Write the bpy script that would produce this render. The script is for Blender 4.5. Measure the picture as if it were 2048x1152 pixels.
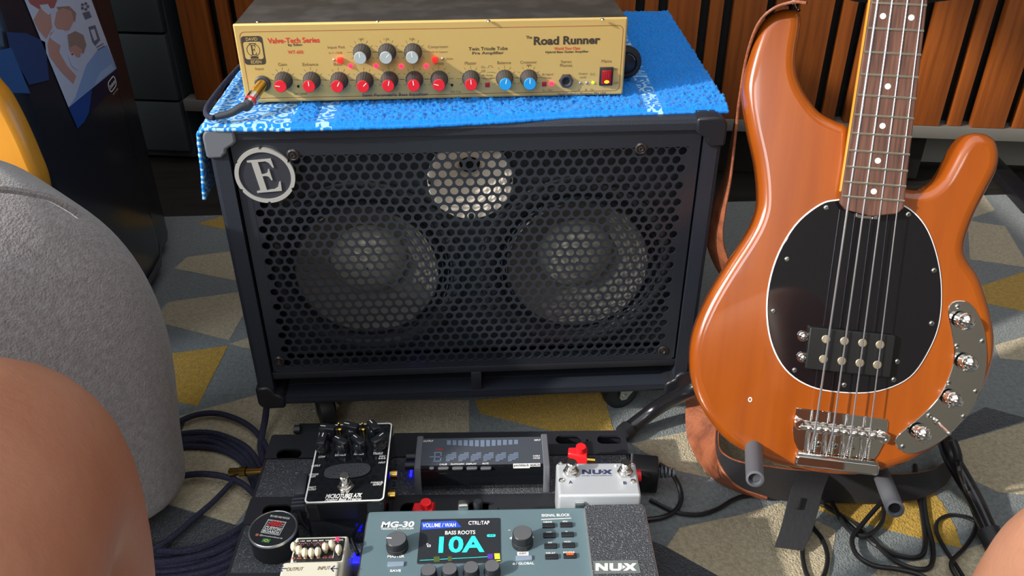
import bpy, bmesh, math, random
import numpy as np
from math import sin, cos, pi, radians as rad, sqrt, atan2, tan
from mathutils import Vector, Matrix, noise
from mathutils.geometry import tessellate_polygon
random.seed(7)
for o in list(bpy.data.objects): bpy.data.objects.remove(o)
sc = bpy.context.scene
COL = sc.collection

# ------------------------------------------------------------------ camera
FPX, YAW, PIT, ROL = 1676.8, .0538, .5603, -.002
CAM = Vector((.0003, -.8918, .8073))
cD = Vector((sin(YAW)*cos(PIT), cos(YAW)*cos(PIT), -sin(PIT)))
cR = Vector((cos(YAW), -sin(YAW), 0)); cU = cR.cross(cD)
cR, cU = cos(ROL)*cR+sin(ROL)*cU, -sin(ROL)*cR+cos(ROL)*cU
cam = bpy.data.cameras.new('camera'); camo = bpy.data.objects.new('camera', cam); COL.objects.link(camo)
cam.sensor_width = 36; cam.lens = FPX/2048*36; cam.clip_start = .02
camo.matrix_world = Matrix(((cR.x, cU.x, -cD.x, CAM.x), (cR.y, cU.y, -cD.y, CAM.y), (cR.z, cU.z, -cD.z, CAM.z), (0, 0, 0, 1)))
sc.camera = camo

# ------------------------------------------------------------------ light
w = bpy.data.worlds.new('world'); sc.world = w; w.use_nodes = True
bg = w.node_tree.nodes['Background']; bg.inputs[0].default_value = (.72, .84, 1.0, 1); bg.inputs[1].default_value = 1.0
sun = bpy.data.lights.new('sun', 'SUN'); sun.energy = 4.3; sun.angle = rad(1.6); sun.color = (1, .93, .82)
suno = bpy.data.objects.new('sun', sun); COL.objects.link(suno)
toL = Vector((-.83, -.33, .50))
suno.rotation_euler = toL.to_track_quat('Z', 'Y').to_euler()
def area(name, loc, to, sx, sy, e, col):
    a = bpy.data.lights.new(name, 'AREA'); a.shape = 'RECTANGLE'; a.size = sx; a.size_y = sy; a.energy = e; a.color = col
    o = bpy.data.objects.new(name, a); COL.objects.link(o); o.location = loc
    o.rotation_euler = (Vector(loc)-Vector(to)).to_track_quat('Z', 'Y').to_euler(); return o
area('window_light', (-2.34, -1.3, 1.78), (0, -1.3, 1.5), 1.9, 1.15, 60, (.86, .93, 1))
area('rear_window_light', (-.5, -2.55, 1.75), (-.5, 0, .9), 1.3, 1.1, 26, (.9, .95, 1))  # added fill from behind the camera for surfaces facing it
area('ceiling_light', (.1, -.3, 2.44), (.1, -.3, 0), 2.6, 2.6, 21, (.93, .96, 1))  # added soft fill imitating room bounce, not a ceiling lamp
vs = sc.view_settings; vs.view_transform = 'Standard'; vs.look = 'None'; vs.gamma = 1; vs.use_curve_mapping = False; vs.exposure = 0

# ------------------------------------------------------------------ pixel to place
def ray(x, y): return cD + cR*((x-1024)/FPX) - cU*((y-576)/FPX)
def Wp(x, y, p, n):
    d = ray(x, y); n = Vector(n); return CAM + d*((Vector(p)-CAM).dot(n)/d.dot(n))
def Wz(x, y, z): return Wp(x, y, (0, 0, z), (0, 0, 1))
def Wy(x, y, yy): return Wp(x, y, (0, yy, 0), (0, 1, 0))
def Wx(x, y, xx): return Wp(x, y, (xx, 0, 0), (1, 0, 0))
def T(x, y=0, z=0): return Matrix.Translation(Vector((x, y, z)))
def RZ(a): return Matrix.Rotation(a, 4, 'Z')
def RX(a): return Matrix.Rotation(a, 4, 'X')
def RY(a): return Matrix.Rotation(a, 4, 'Y')
def basis(o, x, y, z):
    o, x, y, z = map(Vector, (o, x, y, z)); return Matrix(((x.x, y.x, z.x, o.x), (x.y, y.y, z.y, o.y), (x.z, y.z, z.z, o.z), (0, 0, 0, 1)))

# ------------------------------------------------------------------ materials
def lin(c):
    if isinstance(c, str): c = tuple(int(c[i:i+2], 16)/255 for i in (0, 2, 4))
    return tuple((v/12.92 if v <= .04045 else ((v+.055)/1.055)**2.4) for v in c)+(1,)
def mat(name, col, rough=.5, metal=0, coat=0, emit=0, spec=.5, bump=None, noise2=None, trans=0, sheen=0):
    """bump=(scale, strength, dist, stretch) noise2=(col2, scale, stretch, lo, hi)"""
    m = bpy.data.materials.new(name); m.use_nodes = True; nt = m.node_tree; N = nt.nodes; L = nt.links
    b = N['Principled BSDF']; c = lin(col)
    b.inputs['Base Color'].default_value = c; b.inputs['Roughness'].default_value = rough; b.inputs['Metallic'].default_value = metal
    b.inputs['Coat Weight'].default_value = coat; b.inputs['Coat Roughness'].default_value = .04; b.inputs['Specular IOR Level'].default_value = spec
    b.inputs['Transmission Weight'].default_value = trans
    if sheen: b.inputs['Sheen Weight'].default_value = sheen; b.inputs['Sheen Roughness'].default_value = .5
    if emit: b.inputs['Emission Color'].default_value = c; b.inputs['Emission Strength'].default_value = emit
    if bump or noise2: tc = N.new('ShaderNodeTexCoord')
    if noise2:
        c2, s, st, lo, hi = noise2
        mp = N.new('ShaderNodeMapping'); mp.inputs['Scale'].default_value = st; L.new(tc.outputs['Object'], mp.inputs[0])
        n = N.new('ShaderNodeTexNoise'); n.inputs['Scale'].default_value = s; n.inputs['Detail'].default_value = 6; L.new(mp.outputs[0], n.inputs['Vector'])
        r = N.new('ShaderNodeMapRange'); r.inputs[1].default_value = lo; r.inputs[2].default_value = hi; L.new(n.outputs['Fac'], r.inputs[0])
        mx = N.new('ShaderNodeMix'); mx.data_type = 'RGBA'; L.new(r.outputs[0], mx.inputs[0]); mx.inputs[6].default_value = c; mx.inputs[7].default_value = lin(c2)
        L.new(mx.outputs[2], b.inputs['Base Color'])
    if bump:
        s, k, d = bump[:3]; st = bump[3] if len(bump) > 3 else (1, 1, 1)
        mp = N.new('ShaderNodeMapping'); mp.inputs['Scale'].default_value = st; L.new(tc.outputs['Object'], mp.inputs[0])
        n = N.new('ShaderNodeTexNoise'); n.inputs['Scale'].default_value = s; n.inputs['Detail'].default_value = 3; L.new(mp.outputs[0], n.inputs['Vector'])
        bm_ = N.new('ShaderNodeBump'); bm_.inputs['Strength'].default_value = k; bm_.inputs['Distance'].default_value = d
        L.new(n.outputs['Fac'], bm_.inputs['Height']); L.new(bm_.outputs[0], b.inputs['Normal'])
    return m
M = {}
M['black'] = mat('black_plastic', '26282d', .42)
M['gloss'] = mat('black_gloss', '14161a', .10, coat=.3)
M['film'] = mat('black_glossy_film', '2b2d34', .2, bump=(9, .12, .01))
M['vinyl'] = mat('black_tolex', '272b34', .42, bump=(900, .5, .0006))
M['grille'] = mat('black_grille_steel', '21252d', .3, metal=0, spec=.8)
M['corner'] = mat('grey_corner_plastic', '686b72', .38)  # grey of the tuner caps; on the cabinet corner it imitates light
M['cornerb'] = mat('black_corner_plastic', '202126', .35)
M['cone'] = mat('speaker_cone_paper', '64625c', .75, bump=(160, .3, .001))
M['capp'] = mat('dust_cap', '8a887e', .6)
M['rubber'] = mat('black_rubber', '202226', .5)
M['silver'] = mat('horn_metal', 'efe4d4', .42, metal=0)
M['badge'] = mat('badge_metal', 'c4c3bd', .35, metal=.4)
M['badgeb'] = mat('badge_face', '33343c', .4)
M['zinc'] = mat('zinc_bracket', 'b9c0b4', .35, metal=.7)
M['steelscrew'] = mat('screw_steel', 'c8c6c0', .25, metal=1)
M['dkscrew'] = mat('dark_screw', '4a4444', .3, metal=.6)
M['chrome'] = mat('chrome', 'eceae6', .05, metal=1)
M['chromes'] = mat('satin_chrome', 'd8d5cf', .2, metal=1)
M['knurl'] = mat('knurled_chrome', 'dcdcda', .22, metal=1, bump=(2500, .6, .0004))
M['gold'] = mat('gold_faceplate', 'd8b871', .42, metal=.35, bump=(60, .1, .0003, (1, 40, 40)))
M['goldp'] = mat('gold_plug', 'd9b25c', .2, metal=1)
M['ampbody'] = mat('amp_black_steel', '35322f', .42, spec=.5, bump=(500, .25, .0004), noise2=('4a4744', 30, (1, 1, 1), .45, .8))
M['knob'] = mat('grey_knob', '3c3a3f', .5)
M['redcap'] = mat('red_cap', 'd8222c', .4)
M['greycap'] = mat('grey_cap', 'a9b1b0', .4)
M['bluecap'] = mat('blue_cap', '1f93d6', .4)
M['white'] = mat('white_print', 'f2f2f0', .5)
M['inkred'] = mat('red_ink', 'cc2c1c', .6)
M['ink'] = mat('dark_ink', '3c3128', .6)
M['inklt'] = mat('light_brown_ink', '6d5836', .6)
M['inkblue'] = mat('blue_black_ink', '33385c', .6)
M['line'] = mat('brown_line', '9a5a30', .6)
M['ledred'] = mat('red_light', 'ff1838', .3, emit=5)
M['redbtn'] = mat('red_button', 'ff2222', .4, emit=.8)
M['redbtnd'] = mat('dark_red_button', 'b02534', .4)
M['ledgreen'] = mat('green_light', 'b6ff20', .3, emit=2)
M['rocker'] = mat('lit_red_rocker', '8c1418', .3, emit=.12)
M['flame'] = mat('orange_lamp', 'ff7a10', .3, emit=5)
M['hole'] = mat('dark_hole', '08080a', .8)
M['ledblue'] = mat('blue_light', '1010ff', .3, emit=7)
M['pine'] = mat('slat_wood', '97501c', .42, noise2=('713610', 14, (6, 6, .35), .35, .75), bump=(40, .15, .001, (4, 4, .3)))
M['rail'] = mat('grey_rail', '6f6c66', .5)
M['gap'] = mat('dark_backing', '17120f', .7, noise2=('3a2c22', 40, (1, 1, 1), .6, .85))
M['chest'] = mat('charcoal_chest', '3e4346', .5)
M['wall'] = mat('pale_wall', '8d8a80', .8)
M['floorw'] = mat('dark_floor', '2e2a27', .5, noise2=('221e1b', 6, (1, 8, 1), .4, .7))
M['bass'] = mat('amber_gloss_wood', 'a2500f', .25, coat=1, noise2=('8a3f0a', 5, (9, 3, .8), .3, .8))
M['amber'] = mat('amber_back_wood', 'e39a2e', .3, coat=.5, noise2=('d08320', 5, (4, 4, 1), .4, .7))
M['maple'] = mat('maple_neck', 'e8a03a', .3, coat=.4)
M['rose'] = mat('rosewood', '6b4636', .5, noise2=('3f261d', 30, (9, 1, .6), .35, .7))
M['fret'] = mat('fret_wire', 'c9c6b4', .25, metal=.9)
M['pearl'] = mat('dot_inlay', 'dcdcd4', .4)
M['pguard'] = mat('black_pickguard', '141216', .06, coat=.6)
M['pgedge'] = mat('white_pickguard_layer', 'eeeeee', .4)
M['pickup'] = mat('pickup_cover', '1a1a1a', .35)
M['pole'] = mat('pole_piece', 'b8ab90', .35, metal=.7)
M['string'] = mat('steel_string', 'dedde4', .25, metal=.9)
M['leather'] = mat('brown_leather', '9a5a3c', .5, bump=(260, .8, .0012), noise2=('6e3a26', 40, (1, 1, 1), .4, .7))
M['leatherb'] = mat('black_leather', '2a2a2e', .5, bump=(200, .5, .0008))
M['foam'] = mat('grey_foam', '5d5f66', .7)
M['stand'] = mat('black_enamel', '1b1a1e', .25, coat=.3)
M['plush'] = mat('grey_plush', '8c8788', .9, bump=(420, .9, .0025), noise2=('78716f', 160, (1, 1, 1), .35, .7), sheen=.5)
M['skin'] = mat('skin', 'c98f72', .5, bump=(120, .35, .0012), noise2=('bb7c60', 12, (1, 1, 1), .4, .7))
M['skin'].node_tree.nodes['Principled BSDF'].inputs['Subsurface Weight'].default_value = .15
M['skin'].node_tree.nodes['Principled BSDF'].inputs['Subsurface Radius'].default_value = (.012, .004, .002)
M['short'] = mat('dark_shorts', '2c2f38', .9)
M['board'] = mat('board_black', '2a2b30', .4, bump=(700, .4, .0005))
M['grit'] = mat('gritty_black', '45484e', .45, bump=(650, 1, .0022), noise2=('9ea2a8', 620, (1, 1, 1), .56, .72))
M['cable'] = mat('black_cable', '1b1b1e', .35)
M['braid'] = mat('braided_cable', '23243a', .8, bump=(900, .8, .0015), noise2=('3a3c58', 420, (1, 1, 1), .5, .7))
M['boot'] = mat('grey_boot', '3f4249', .45)
M['redplug'] = mat('red_plug_cap', 'f0252c', .35)
M['teal'] = mat('teal_grey_metal', '60767e', .5, noise2=('6a828b', 3, (1, 1, 1), .3, .7))
M['screen'] = mat('screen_glass', '33363b', .12)
M['cyan'] = mat('cyan_pixels', '2fe8e0', .4, emit=.8)
M['banner'] = mat('blue_banner', '2c4fc4', .4, emit=.35)
M['swhite'] = mat('white_pixels', 'e8ecee', .4, emit=.5)
M['spurple'] = mat('purple_pixels', '5a34a8', .4, emit=.3)
M['syellow'] = mat('yellow_pixels', 'c8c838', .4, emit=.4)
M['sgreen'] = mat('green_pixels', '4c5c2c', .4, emit=.2)
M['orangeled'] = mat('orange_button_light', 'ff4a18', .3, emit=1.5)
M['metalknob'] = mat('dark_metal_knob', '8a8c92', .3, metal=.6)
M['bgrey'] = mat('bluegrey_key', '8c9cb0', .4)
M['nux'] = mat('silver_paint', 'ccd0d6', .36, metal=.35)
M['lcd'] = mat('tuner_lcd', '74849c', .4)
M['tface'] = mat('tuner_face', '4c5059', .22)
M['cream'] = mat('cream_paint', 'd8d4c4', .42)
M['ivory'] = mat('ivory_slider', 'efe6cc', .4)
M['tin'] = mat('tin_metal', 'c9cacb', .3, metal=.8)
M['tinblk'] = mat('tin_label', '22252a', .4)
M['tinside'] = mat('tin_side', '34363b', .3, metal=.5)
M['flag'] = mat('green_flag', '2c8a3c', .5)
M['flagy'] = mat('yellow_flag', 'e8c830', .5)
M['insta'] = mat('salmon_mark', 'c86a62', .5)
M['mugrey'] = mat('rug_charcoal', '2e3138', .95)
def rugmat(name, c, c2): return mat(name, c, .95, bump=(380, 1, .004), noise2=(c2, 170, (1, 1, 1), .35, .68), sheen=.3)
M['r_grey'] = rugmat('rug_bluegrey', '7d8689', '666e70')
M['r_beige'] = rugmat('rug_beige', 'c4b698', 'a5987c')
M['r_must'] = rugmat('rug_mustard', 'c39a18', 'a57f10')
M['r_char'] = rugmat('rug_charcoal_pile', '3c4048', '2c3036')
# towel: blue terry with pale woven bands placed by the towel's own coordinates
def towelmat():
    m = bpy.data.materials.new('blue_terry'); m.use_nodes = True; nt = m.node_tree; N = nt.nodes; L = nt.links; b = N['Principled BSDF']
    b.inputs['Roughness'].default_value = .95; b.inputs['Sheen Weight'].default_value = .12; b.inputs['Specular IOR Level'].default_value = .15
    uv = N.new('ShaderNodeUVMap'); sp = N.new('ShaderNodeSeparateXYZ'); L.new(uv.outputs[0], sp.inputs[0])
    def mth(op, a, bb=None):
        n = N.new('ShaderNodeMath'); n.operation = op
        for i, v in enumerate((a, bb)):
            if v is None: continue
            if isinstance(v, (int, float)): n.inputs[i].default_value = v
            else: L.new(v, n.inputs[i])
        return n.outputs[0]
    def band(s, lo, hi): return mth('MULTIPLY', mth('GREATER_THAN', s, lo), mth('LESS_THAN', s, hi))
    def vor(scale, feat='F1'):
        v = N.new('ShaderNodeTexVoronoi'); v.inputs['Scale'].default_value = scale; v.feature = feat; L.new(uv.outputs[0], v.inputs['Vector']); return v.outputs['Distance']
    v1 = vor(70); rings = mth('GREATER_THAN', mth('SINE', mth('MULTIPLY', v1, 17.)), .15)
    big = mth('MULTIPLY', band(sp.outputs[0], -.40, -.195), rings)
    nb = mth('MULTIPLY', mth('ADD', band(sp.outputs[0], -.168, -.150), band(sp.outputs[0], .205, .223)), mth('GREATER_THAN', mth('SINE', mth('MULTIPLY', vor(75), 15.)), .2))
    msk = mth('MINIMUM', mth('ADD', big, nb), 1.)
    n = N.new('ShaderNodeTexNoise'); n.inputs['Scale'].default_value = 380; L.new(uv.outputs[0], n.inputs['Vector'])
    mx0 = N.new('ShaderNodeMix'); mx0.data_type = 'RGBA'; mx0.inputs[6].default_value = lin('0a55b0'); mx0.inputs[7].default_value = lin('1f9af5')
    L.new(n.outputs[0], mx0.inputs[0])
    mx = N.new('ShaderNodeMix'); mx.data_type = 'RGBA'; L.new(msk, mx.inputs[0]); L.new(mx0.outputs[2], mx.inputs[6]); mx.inputs[7].default_value = lin('9cc8ea')
    L.new(mx.outputs[2], b.inputs['Base Color']); return m
M['towel'] = towelmat()

# ------------------------------------------------------------------ mesh collector
class G:
    def __init__(s): s.V = []; s.F = []; s.I = []; s.m = 0; s.X = Matrix.Identity(4)
    def add(s, vs, fs, X=None):
        o = len(s.V); X = s.X @ X if X is not None else s.X
        s.V += [tuple(X @ Vector(v)) for v in vs]; s.F += [tuple(i+o for i in f) for f in fs]; s.I += [s.m]*len(fs); return s
    def box(s, lo, hi, bev=0, seg=2, X=None):
        bm = bmesh.new(); bmesh.ops.create_cube(bm, size=1)
        for v in bm.verts: v.co = Vector([(lo[i]+hi[i])/2+v.co[i]*(hi[i]-lo[i]) for i in range(3)])
        if bev: bmesh.ops.bevel(bm, geom=bm.edges[:], offset=bev, segments=seg, affect='EDGES', profile=.5)
        bm.verts.index_update(); s.add([v.co[:] for v in bm.verts], [[v.index for v in f.verts] for f in bm.faces], X); bm.free(); return s
    def lathe(s, prof, X=None, seg=24, cap0=True, cap1=True, ribs=0, ribd=0):
        vs = []; fs = []
        for k, (r, z) in enumerate(prof):
            for i in range(seg):
                a = 2*pi*i/seg; rr = r*(1-(ribd if ribs and i % 2 else 0)); vs.append((rr*cos(a), rr*sin(a), z))
        for k in range(len(prof)-1):
            for i in range(seg):
                j = (i+1) % seg; fs.append((k*seg+i, k*seg+j, (k+1)*seg+j, (k+1)*seg+i))
        if cap0:
            o = len(vs); vs += vs[:seg]; fs.append(tuple(reversed(range(o, o+seg))))
        if cap1:
            o = len(vs); vs += vs[(len(prof)-1)*seg:len(prof)*seg]; fs.append(tuple(range(o, o+seg)))
        return s.add(vs, fs, X)
    def cyl(s, p0, p1, r0, r1=None, seg=16):
        p0, p1 = Vector(p0), Vector(p1); d = p1-p0; L = d.length; q = d.to_track_quat('Z', 'Y').to_matrix().to_4x4()
        return s.lathe([(r0, 0), (r0 if r1 is None else r1, L)], T(*p0) @ q, seg)
    def sph(s, c, r, seg=12, sc=(1, 1, 1)):
        return s.lathe([(r*sin(pi*k/8)*1.0+1e-6, -r*cos(pi*k/8)) for k in range(9)], T(*c) @ Matrix.Diagonal((*sc, 1)), seg, False, False)
    def tube(s, pts, r, seg=8, closed=False, sub=6):
        P = spline(pts, sub, closed); n = len(P); vs = []; fs = []
        up = Vector((0, 0, 1)); prev = None
        for i in range(n):
            a = P[(i-1) % n if closed else max(i-1, 0)]; b = P[(i+1) % n if closed else min(i+1, n-1)]
            t = (b-a).normalized()
            if prev is None: nn = t.orthogonal().normalized()
            else: nn = (prev - t*prev.dot(t)).normalized()
            prev = nn; bb = t.cross(nn); rr = r(i/(n-1)) if callable(r) else r
            vs += [P[i]+(nn*cos(2*pi*k/seg)+bb*sin(2*pi*k/seg))*rr for k in range(seg)]
        for i in range(n if closed else n-1):
            j = (i+1) % n
            fs += [(i*seg+k, i*seg+(k+1) % seg, j*seg+(k+1) % seg, j*seg+k) for k in range(seg)]
        if not closed: fs += [tuple(reversed(range(seg))), tuple(range((n-1)*seg, n*seg))]
        return s.add(vs, fs)
    def plate(s, outer, holes, z0, z1, X=None):
        """flat polygon with holes in xy, extruded z0..z1"""
        loops = [ccw(outer)]+[ccw(h)[::-1] for h in holes]; pts = [p for l in loops for p in l]; n = len(pts)
        tris = tessellate_polygon([[Vector((p[0], p[1], 0)) for p in l] for l in loops])
        vs = [(p[0], p[1], z1) for p in pts]+[(p[0], p[1], z0) for p in pts]+[(p[0], p[1], z1) for p in pts]+[(p[0], p[1], z0) for p in pts]; fs = []
        for t in tris:
            a, b, c = [Vector(pts[i][:2]) for i in t]
            if (b-a).cross(c-a) < 0: t = t[::-1]
            fs.append(tuple(t)); fs.append(tuple(i+n for i in t[::-1]))
        o = 0
        for l in loops:
            m = len(l)
            for i in range(m):
                j = (i+1) % m; fs.append((3*n+o+i, 3*n+o+j, 2*n+o+j, 2*n+o+i))
            o += m
        return s.add(vs, fs, X)
    def slab(s, outline, z0, z1, r, seg=4, X=None, capmat=None, back=True):
        """outline in xy with rounded top (z1) and bottom edges of radius r"""
        P = [Vector(p[:2]) for p in ccw(outline)]; n = len(P); N = []
        for i in range(n):
            d = (P[(i+1) % n]-P[i-1]).normalized(); N.append(Vector((d.y, -d.x)))
        rings = []
        for k in range(seg+1):
            a = pi/2*k/seg; rings.append((r*(1-sin(a)), z1-r*(1-cos(a))))
        if back:
            for k in range(seg+1):
                a = pi/2*k/seg; rings.append((r*(1-cos(a)), z0+r*(1-sin(a))))
        else: rings.append((0, z0))
        vs = []; fs = []
        for ins, z in rings: vs += [(P[i].x-N[i].x*ins, P[i].y-N[i].y*ins, z) for i in range(n)]
        for k in range(len(rings)-1):
            for i in range(n):
                j = (i+1) % n; fs.append((k*n+j, k*n+i, (k+1)*n+i, (k+1)*n+j))
        s.add(vs, fs, X)
        m0 = s.m
        for ri, flip in ((0, 0), (len(rings)-1, 1)):
            ins, z = rings[ri]; c = vs[ri*n:(ri+1)*n]
            tr = tessellate_polygon([[Vector((v[0], v[1], 0)) for v in c]]); f2 = []
            for t in tr:
                a, b, cc = [Vector(c[i][:2]) for i in t]
                if ((b-a).cross(cc-a) < 0) != bool(flip): t = t[::-1]
                f2.append(tuple(t))
            if ri == 0 and capmat is not None: s.m = capmat
            s.add(c, f2, X); s.m = m0
        return s
    def text(s, t, cx, cy, w, h, z=0, X=None, bold=0, shear=0, ex=.00012):
        vs, fs, bb = glyphs(t, bold, shear); x0, x1, y0, y1 = bb
        if w is None: w = h*(x1-x0)/(y1-y0)
        sx = w/(x1-x0); sy = h/(y1-y0)
        return s.add([((x-(x0+x1)/2)*sx+cx, (y-(y0+y1)/2)*sy+cy, z+ex) for x, y, _ in vs], fs, X)
    def rect(s, x0, y0, x1, y1, z=0, X=None): return s.add([(x0, y0, z), (x1, y0, z), (x1, y1, z), (x0, y1, z)], [(0, 1, 2, 3)], X)
    def poly(s, pts, z=0, X=None):
        pts = ccw(pts); tr = tessellate_polygon([[Vector((p[0], p[1], 0)) for p in pts]]); f2 = []
        for t in tr:
            a, b, c = [Vector(pts[i][:2]) for i in t]; f2.append(tuple(t) if (b-a).cross(c-a) > 0 else tuple(t[::-1]))
        return s.add([(p[0], p[1], z) for p in pts], f2, X)
    def obj(s, name, mats, parent=None, angle=40, label=None):
        st_ = name in ('lettering', 'dark_lettering', 'red_lettering', 'screen_lettering', 'dial_marks', 'vent_holes', 'display_segments', 'white_marks', 'pink_marks', 'slots', 'switch_marks', 'white_print', 'strain_ribs', 'ribbed_boot', 'arrow_marks', 'spring', 'patch_number')
        me = bpy.data.meshes.new(name); me.from_pydata(s.V, [], s.F)
        mats = [mats] if not isinstance(mats, (list, tuple)) else mats
        for m in mats: me.materials.append(M[m] if isinstance(m, str) else m)
        me.polygons.foreach_set('material_index', s.I); me.polygons.foreach_set('use_smooth', [True]*len(s.F)); me.update()
        me.set_sharp_from_angle(angle=rad(angle))
        o = bpy.data.objects.new(name, me); COL.objects.link(o); o.parent = parent
        if label: o['label'] = label
        if st_: o['kind'] = 'stuff'
        return o
_gc = {}
def glyphs(t, bold, shear):
    k = (t, bold, shear)
    if k not in _gc:
        cu = bpy.data.curves.new('t', 'FONT'); cu.body = t; cu.offset = bold; cu.shear = shear; cu.resolution_u = 3
        ob = bpy.data.objects.new('t', cu); me = bpy.data.meshes.new_from_object(ob)
        vs = [v.co[:] for v in me.vertices]; fs = []
        for p in me.polygons: fs.append(tuple(p.vertices) if p.normal.z > 0 else tuple(reversed(p.vertices)))
        bb = (min(v[0] for v in vs), max(v[0] for v in vs), min(v[1] for v in vs), max(v[1] for v in vs))
        bpy.data.objects.remove(ob); bpy.data.curves.remove(cu); bpy.data.meshes.remove(me); _gc[k] = (vs, fs, bb)
    return _gc[k]
def ccw(p):
    p = [tuple(q) for q in p]; a = sum(p[i-1][0]*p[i][1]-p[i][0]*p[i-1][1] for i in range(len(p))); return p if a > 0 else p[::-1]
def spline(pts, sub=6, closed=False):
    P = [Vector(p) for p in pts]; n = len(P)
    if n < 3 and not closed or sub <= 1: return P
    out = []
    for i in range(n if closed else n-1):
        p0 = P[(i-1) % n] if closed or i > 0 else P[0]*2-P[1]; p1 = P[i]; p2 = P[(i+1) % n]; p3 = P[(i+2) % n] if closed or i+2 < n else P[-1]*2-P[-2]
        for k in range(sub):
            t = k/sub; out.append(.5*((2*p1)+(p2-p0)*t+(2*p0-5*p1+4*p2-p3)*t*t+(3*p1-p0-3*p2+p3)*t**3))
    if not closed: out.append(P[-1])
    return out
def circ(cx, cy, r, n=20, ry=None): return [(cx+r*cos(2*pi*i/n), cy+(ry or r)*sin(2*pi*i/n)) for i in range(n)]
def rr(x0, y0, x1, y1, r, n=5):
    out = []
    for cx, cy, a0 in ((x1-r, y1-r, 0), (x0+r, y1-r, 90), (x0+r, y0+r, 180), (x1-r, y0+r, 270)):
        out += [(cx+r*cos(rad(a0+90*k/n)), cy+r*sin(rad(a0+90*k/n))) for k in range(n+1)]
    return out
def thing(name, label, cat, X=None, group=None):
    o = bpy.data.objects.new(name, None); COL.objects.link(o); o.empty_display_size = .02
    if X is not None: o.matrix_world = X
    return tag(o, label, cat, group)
def tag(o, label, cat, group=None):
    o['label'] = label; o['category'] = cat
    if group: o['group'] = group
    return o
def struct(o): o['kind'] = 'structure'; return o
def stuff(o): o['kind'] = 'stuff'; return o
def cp(o, X, parent):
    c = o.copy(); COL.objects.link(c); c.parent = parent; c.matrix_local = X; return c
class FR:
    """a plane of a thing: pixels to the thing's own coordinates"""
    def __init__(s, X, axis, val):   # axis: local axis index that is constant
        s.X = X; s.Xi = X.inverted(); s.a = axis; s.v = val
        p = [0, 0, 0]; p[axis] = val; s.p = X @ Vector(p); n = [0, 0, 0]; n[axis] = 1; s.n = (X.to_3x3() @ Vector(n))
    def __call__(s, x, y):
        q = s.Xi @ Wp(x, y, s.p, s.n); l = [q[i] for i in range(3) if i != s.a]; return (l[0], l[1])
    def text(s, g, t, x, y, w, h, bold=0, shear=0, z=.0002):
        c = s(x, y); a = s(x-w/2, y); b = s(x+w/2, y); u = s(x, y-h/2); d = s(x, y+h/2)
        g.text(t, c[0], c[1], b[0]-a[0], u[1]-d[1], z, None, bold, shear)
FACE_Y = RX(pi/2)       # xy drawing -> x,z facing -y

# =================================================================== SETTING
g = G(); g.box((-2.28, -2.6, -.06), (2.68, 1.98, -.012)); struct(g.obj('floor', 'floorw'))
g = G(); g.box((-2.28, 1.9, -.012), (2.68, 1.98, 2.5)); struct(g.obj('wall_back', 'wall'))

M['ceil'] = mat('white_ceiling', 'cfcbc2', .9); M['wallw'] = mat('warm_wall', 'a89f90', .9)
def wall_open(name, X, w0, w1, h1, holes):
    g = G(); g.plate([(w0, -.06), (w1, -.06), (w1, h1), (w0, h1)], [[(a, b), (c, b), (c, d), (a, d)] for a, b, c, d in holes], 0, .08, X); struct(g.obj(name, 'wallw'))
wall_open('wall_left', basis((-2.28, 0, 0), (0, 1, 0), (0, 0, 1), (1, 0, 0)), -2.6, 1.98, 2.5, [(-2.25, 1.2, -.35, 2.35)])
wall_open('wall_front', basis((0, -2.52, 0), (1, 0, 0), (0, 0, 1), (0, -1, 0)), -2.28, 2.68, 2.5, [(-1.15, 1.2, .15, 2.3)])
wall_open('wall_right', basis((2.6, 0, 0), (0, 1, 0), (0, 0, 1), (1, 0, 0)), -2.6, 1.98, 2.5, [])
g = G(); g.box((-2.28, -2.6, 2.5), (2.68, 1.98, 2.56)); struct(g.obj('ceiling', 'ceil'))
g = G()
for a, b, c, d in ((-2.25, 1.2, -2.21, 2.35), (-.39, 1.2, -.35, 2.35), (-2.25, 1.2, -.35, 1.24), (-2.25, 2.31, -.35, 2.35)): g.box((-2.26, a, b), (-2.22, c, d), .003)
o = g.obj('window_1', 'white'); struct(o)
g = G()
for a, b, c, d in ((-1.15, 1.2, -1.09, 2.3), (.09, 1.2, .15, 2.3), (-1.15, 1.2, .15, 1.26), (-1.15, 2.24, .15, 2.3)): g.box((a, -2.57, b), (c, -2.53, d), .003)
struct(g.obj('window_2', 'white'))  # unseen window added to give the fill light an opening
# rug
g = G()
g.m = 0; g.box((-1.5, -1.3, -.012), (1.75, .72, 0), .004)
def patch(mi, pts, z=.0006):
    g.m = mi; q = [Wz(x, y, z) for x, y in pts]; q = [(p.x, p.y) for p in q]; g.plate(q, [], -.004, z)
B, Y, K = 1, 2, 3
patch(Y, [(456, 691), (395, 812), (345, 801), (240, 735), (300, 713)])
patch(B, [(349, 537), (373, 514), (458, 503), (560, 480), (560, 580), (473, 561)])
patch(B, [(477, 584), (336, 604), (305, 640), (319, 645), (458, 680), (484, 634), (510, 590)])
patch(B, [(458, 688), (497, 675), (560, 655), (560, 712), (500, 697)], .0008)
patch(Y, [(395, 447), (447, 432), (520, 420), (520, 460), (447, 458)])
patch(B, [(388, 823), (514, 790), (600, 800), (938, 800), (938, 900), (560, 930), (470, 1050), (430, 1036), (320, 1002), (300, 850)])
patch(K, [(330, 840), (375, 835), (345, 900), (300, 940)], .0009)
patch(K, [(300, 1000), (430, 1038), (480, 1052), (540, 1200), (200, 1200)], .0009)
patch(Y, [(950, 800), (960, 826), (1100, 861), (1227, 861), (1205, 780)])
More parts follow.
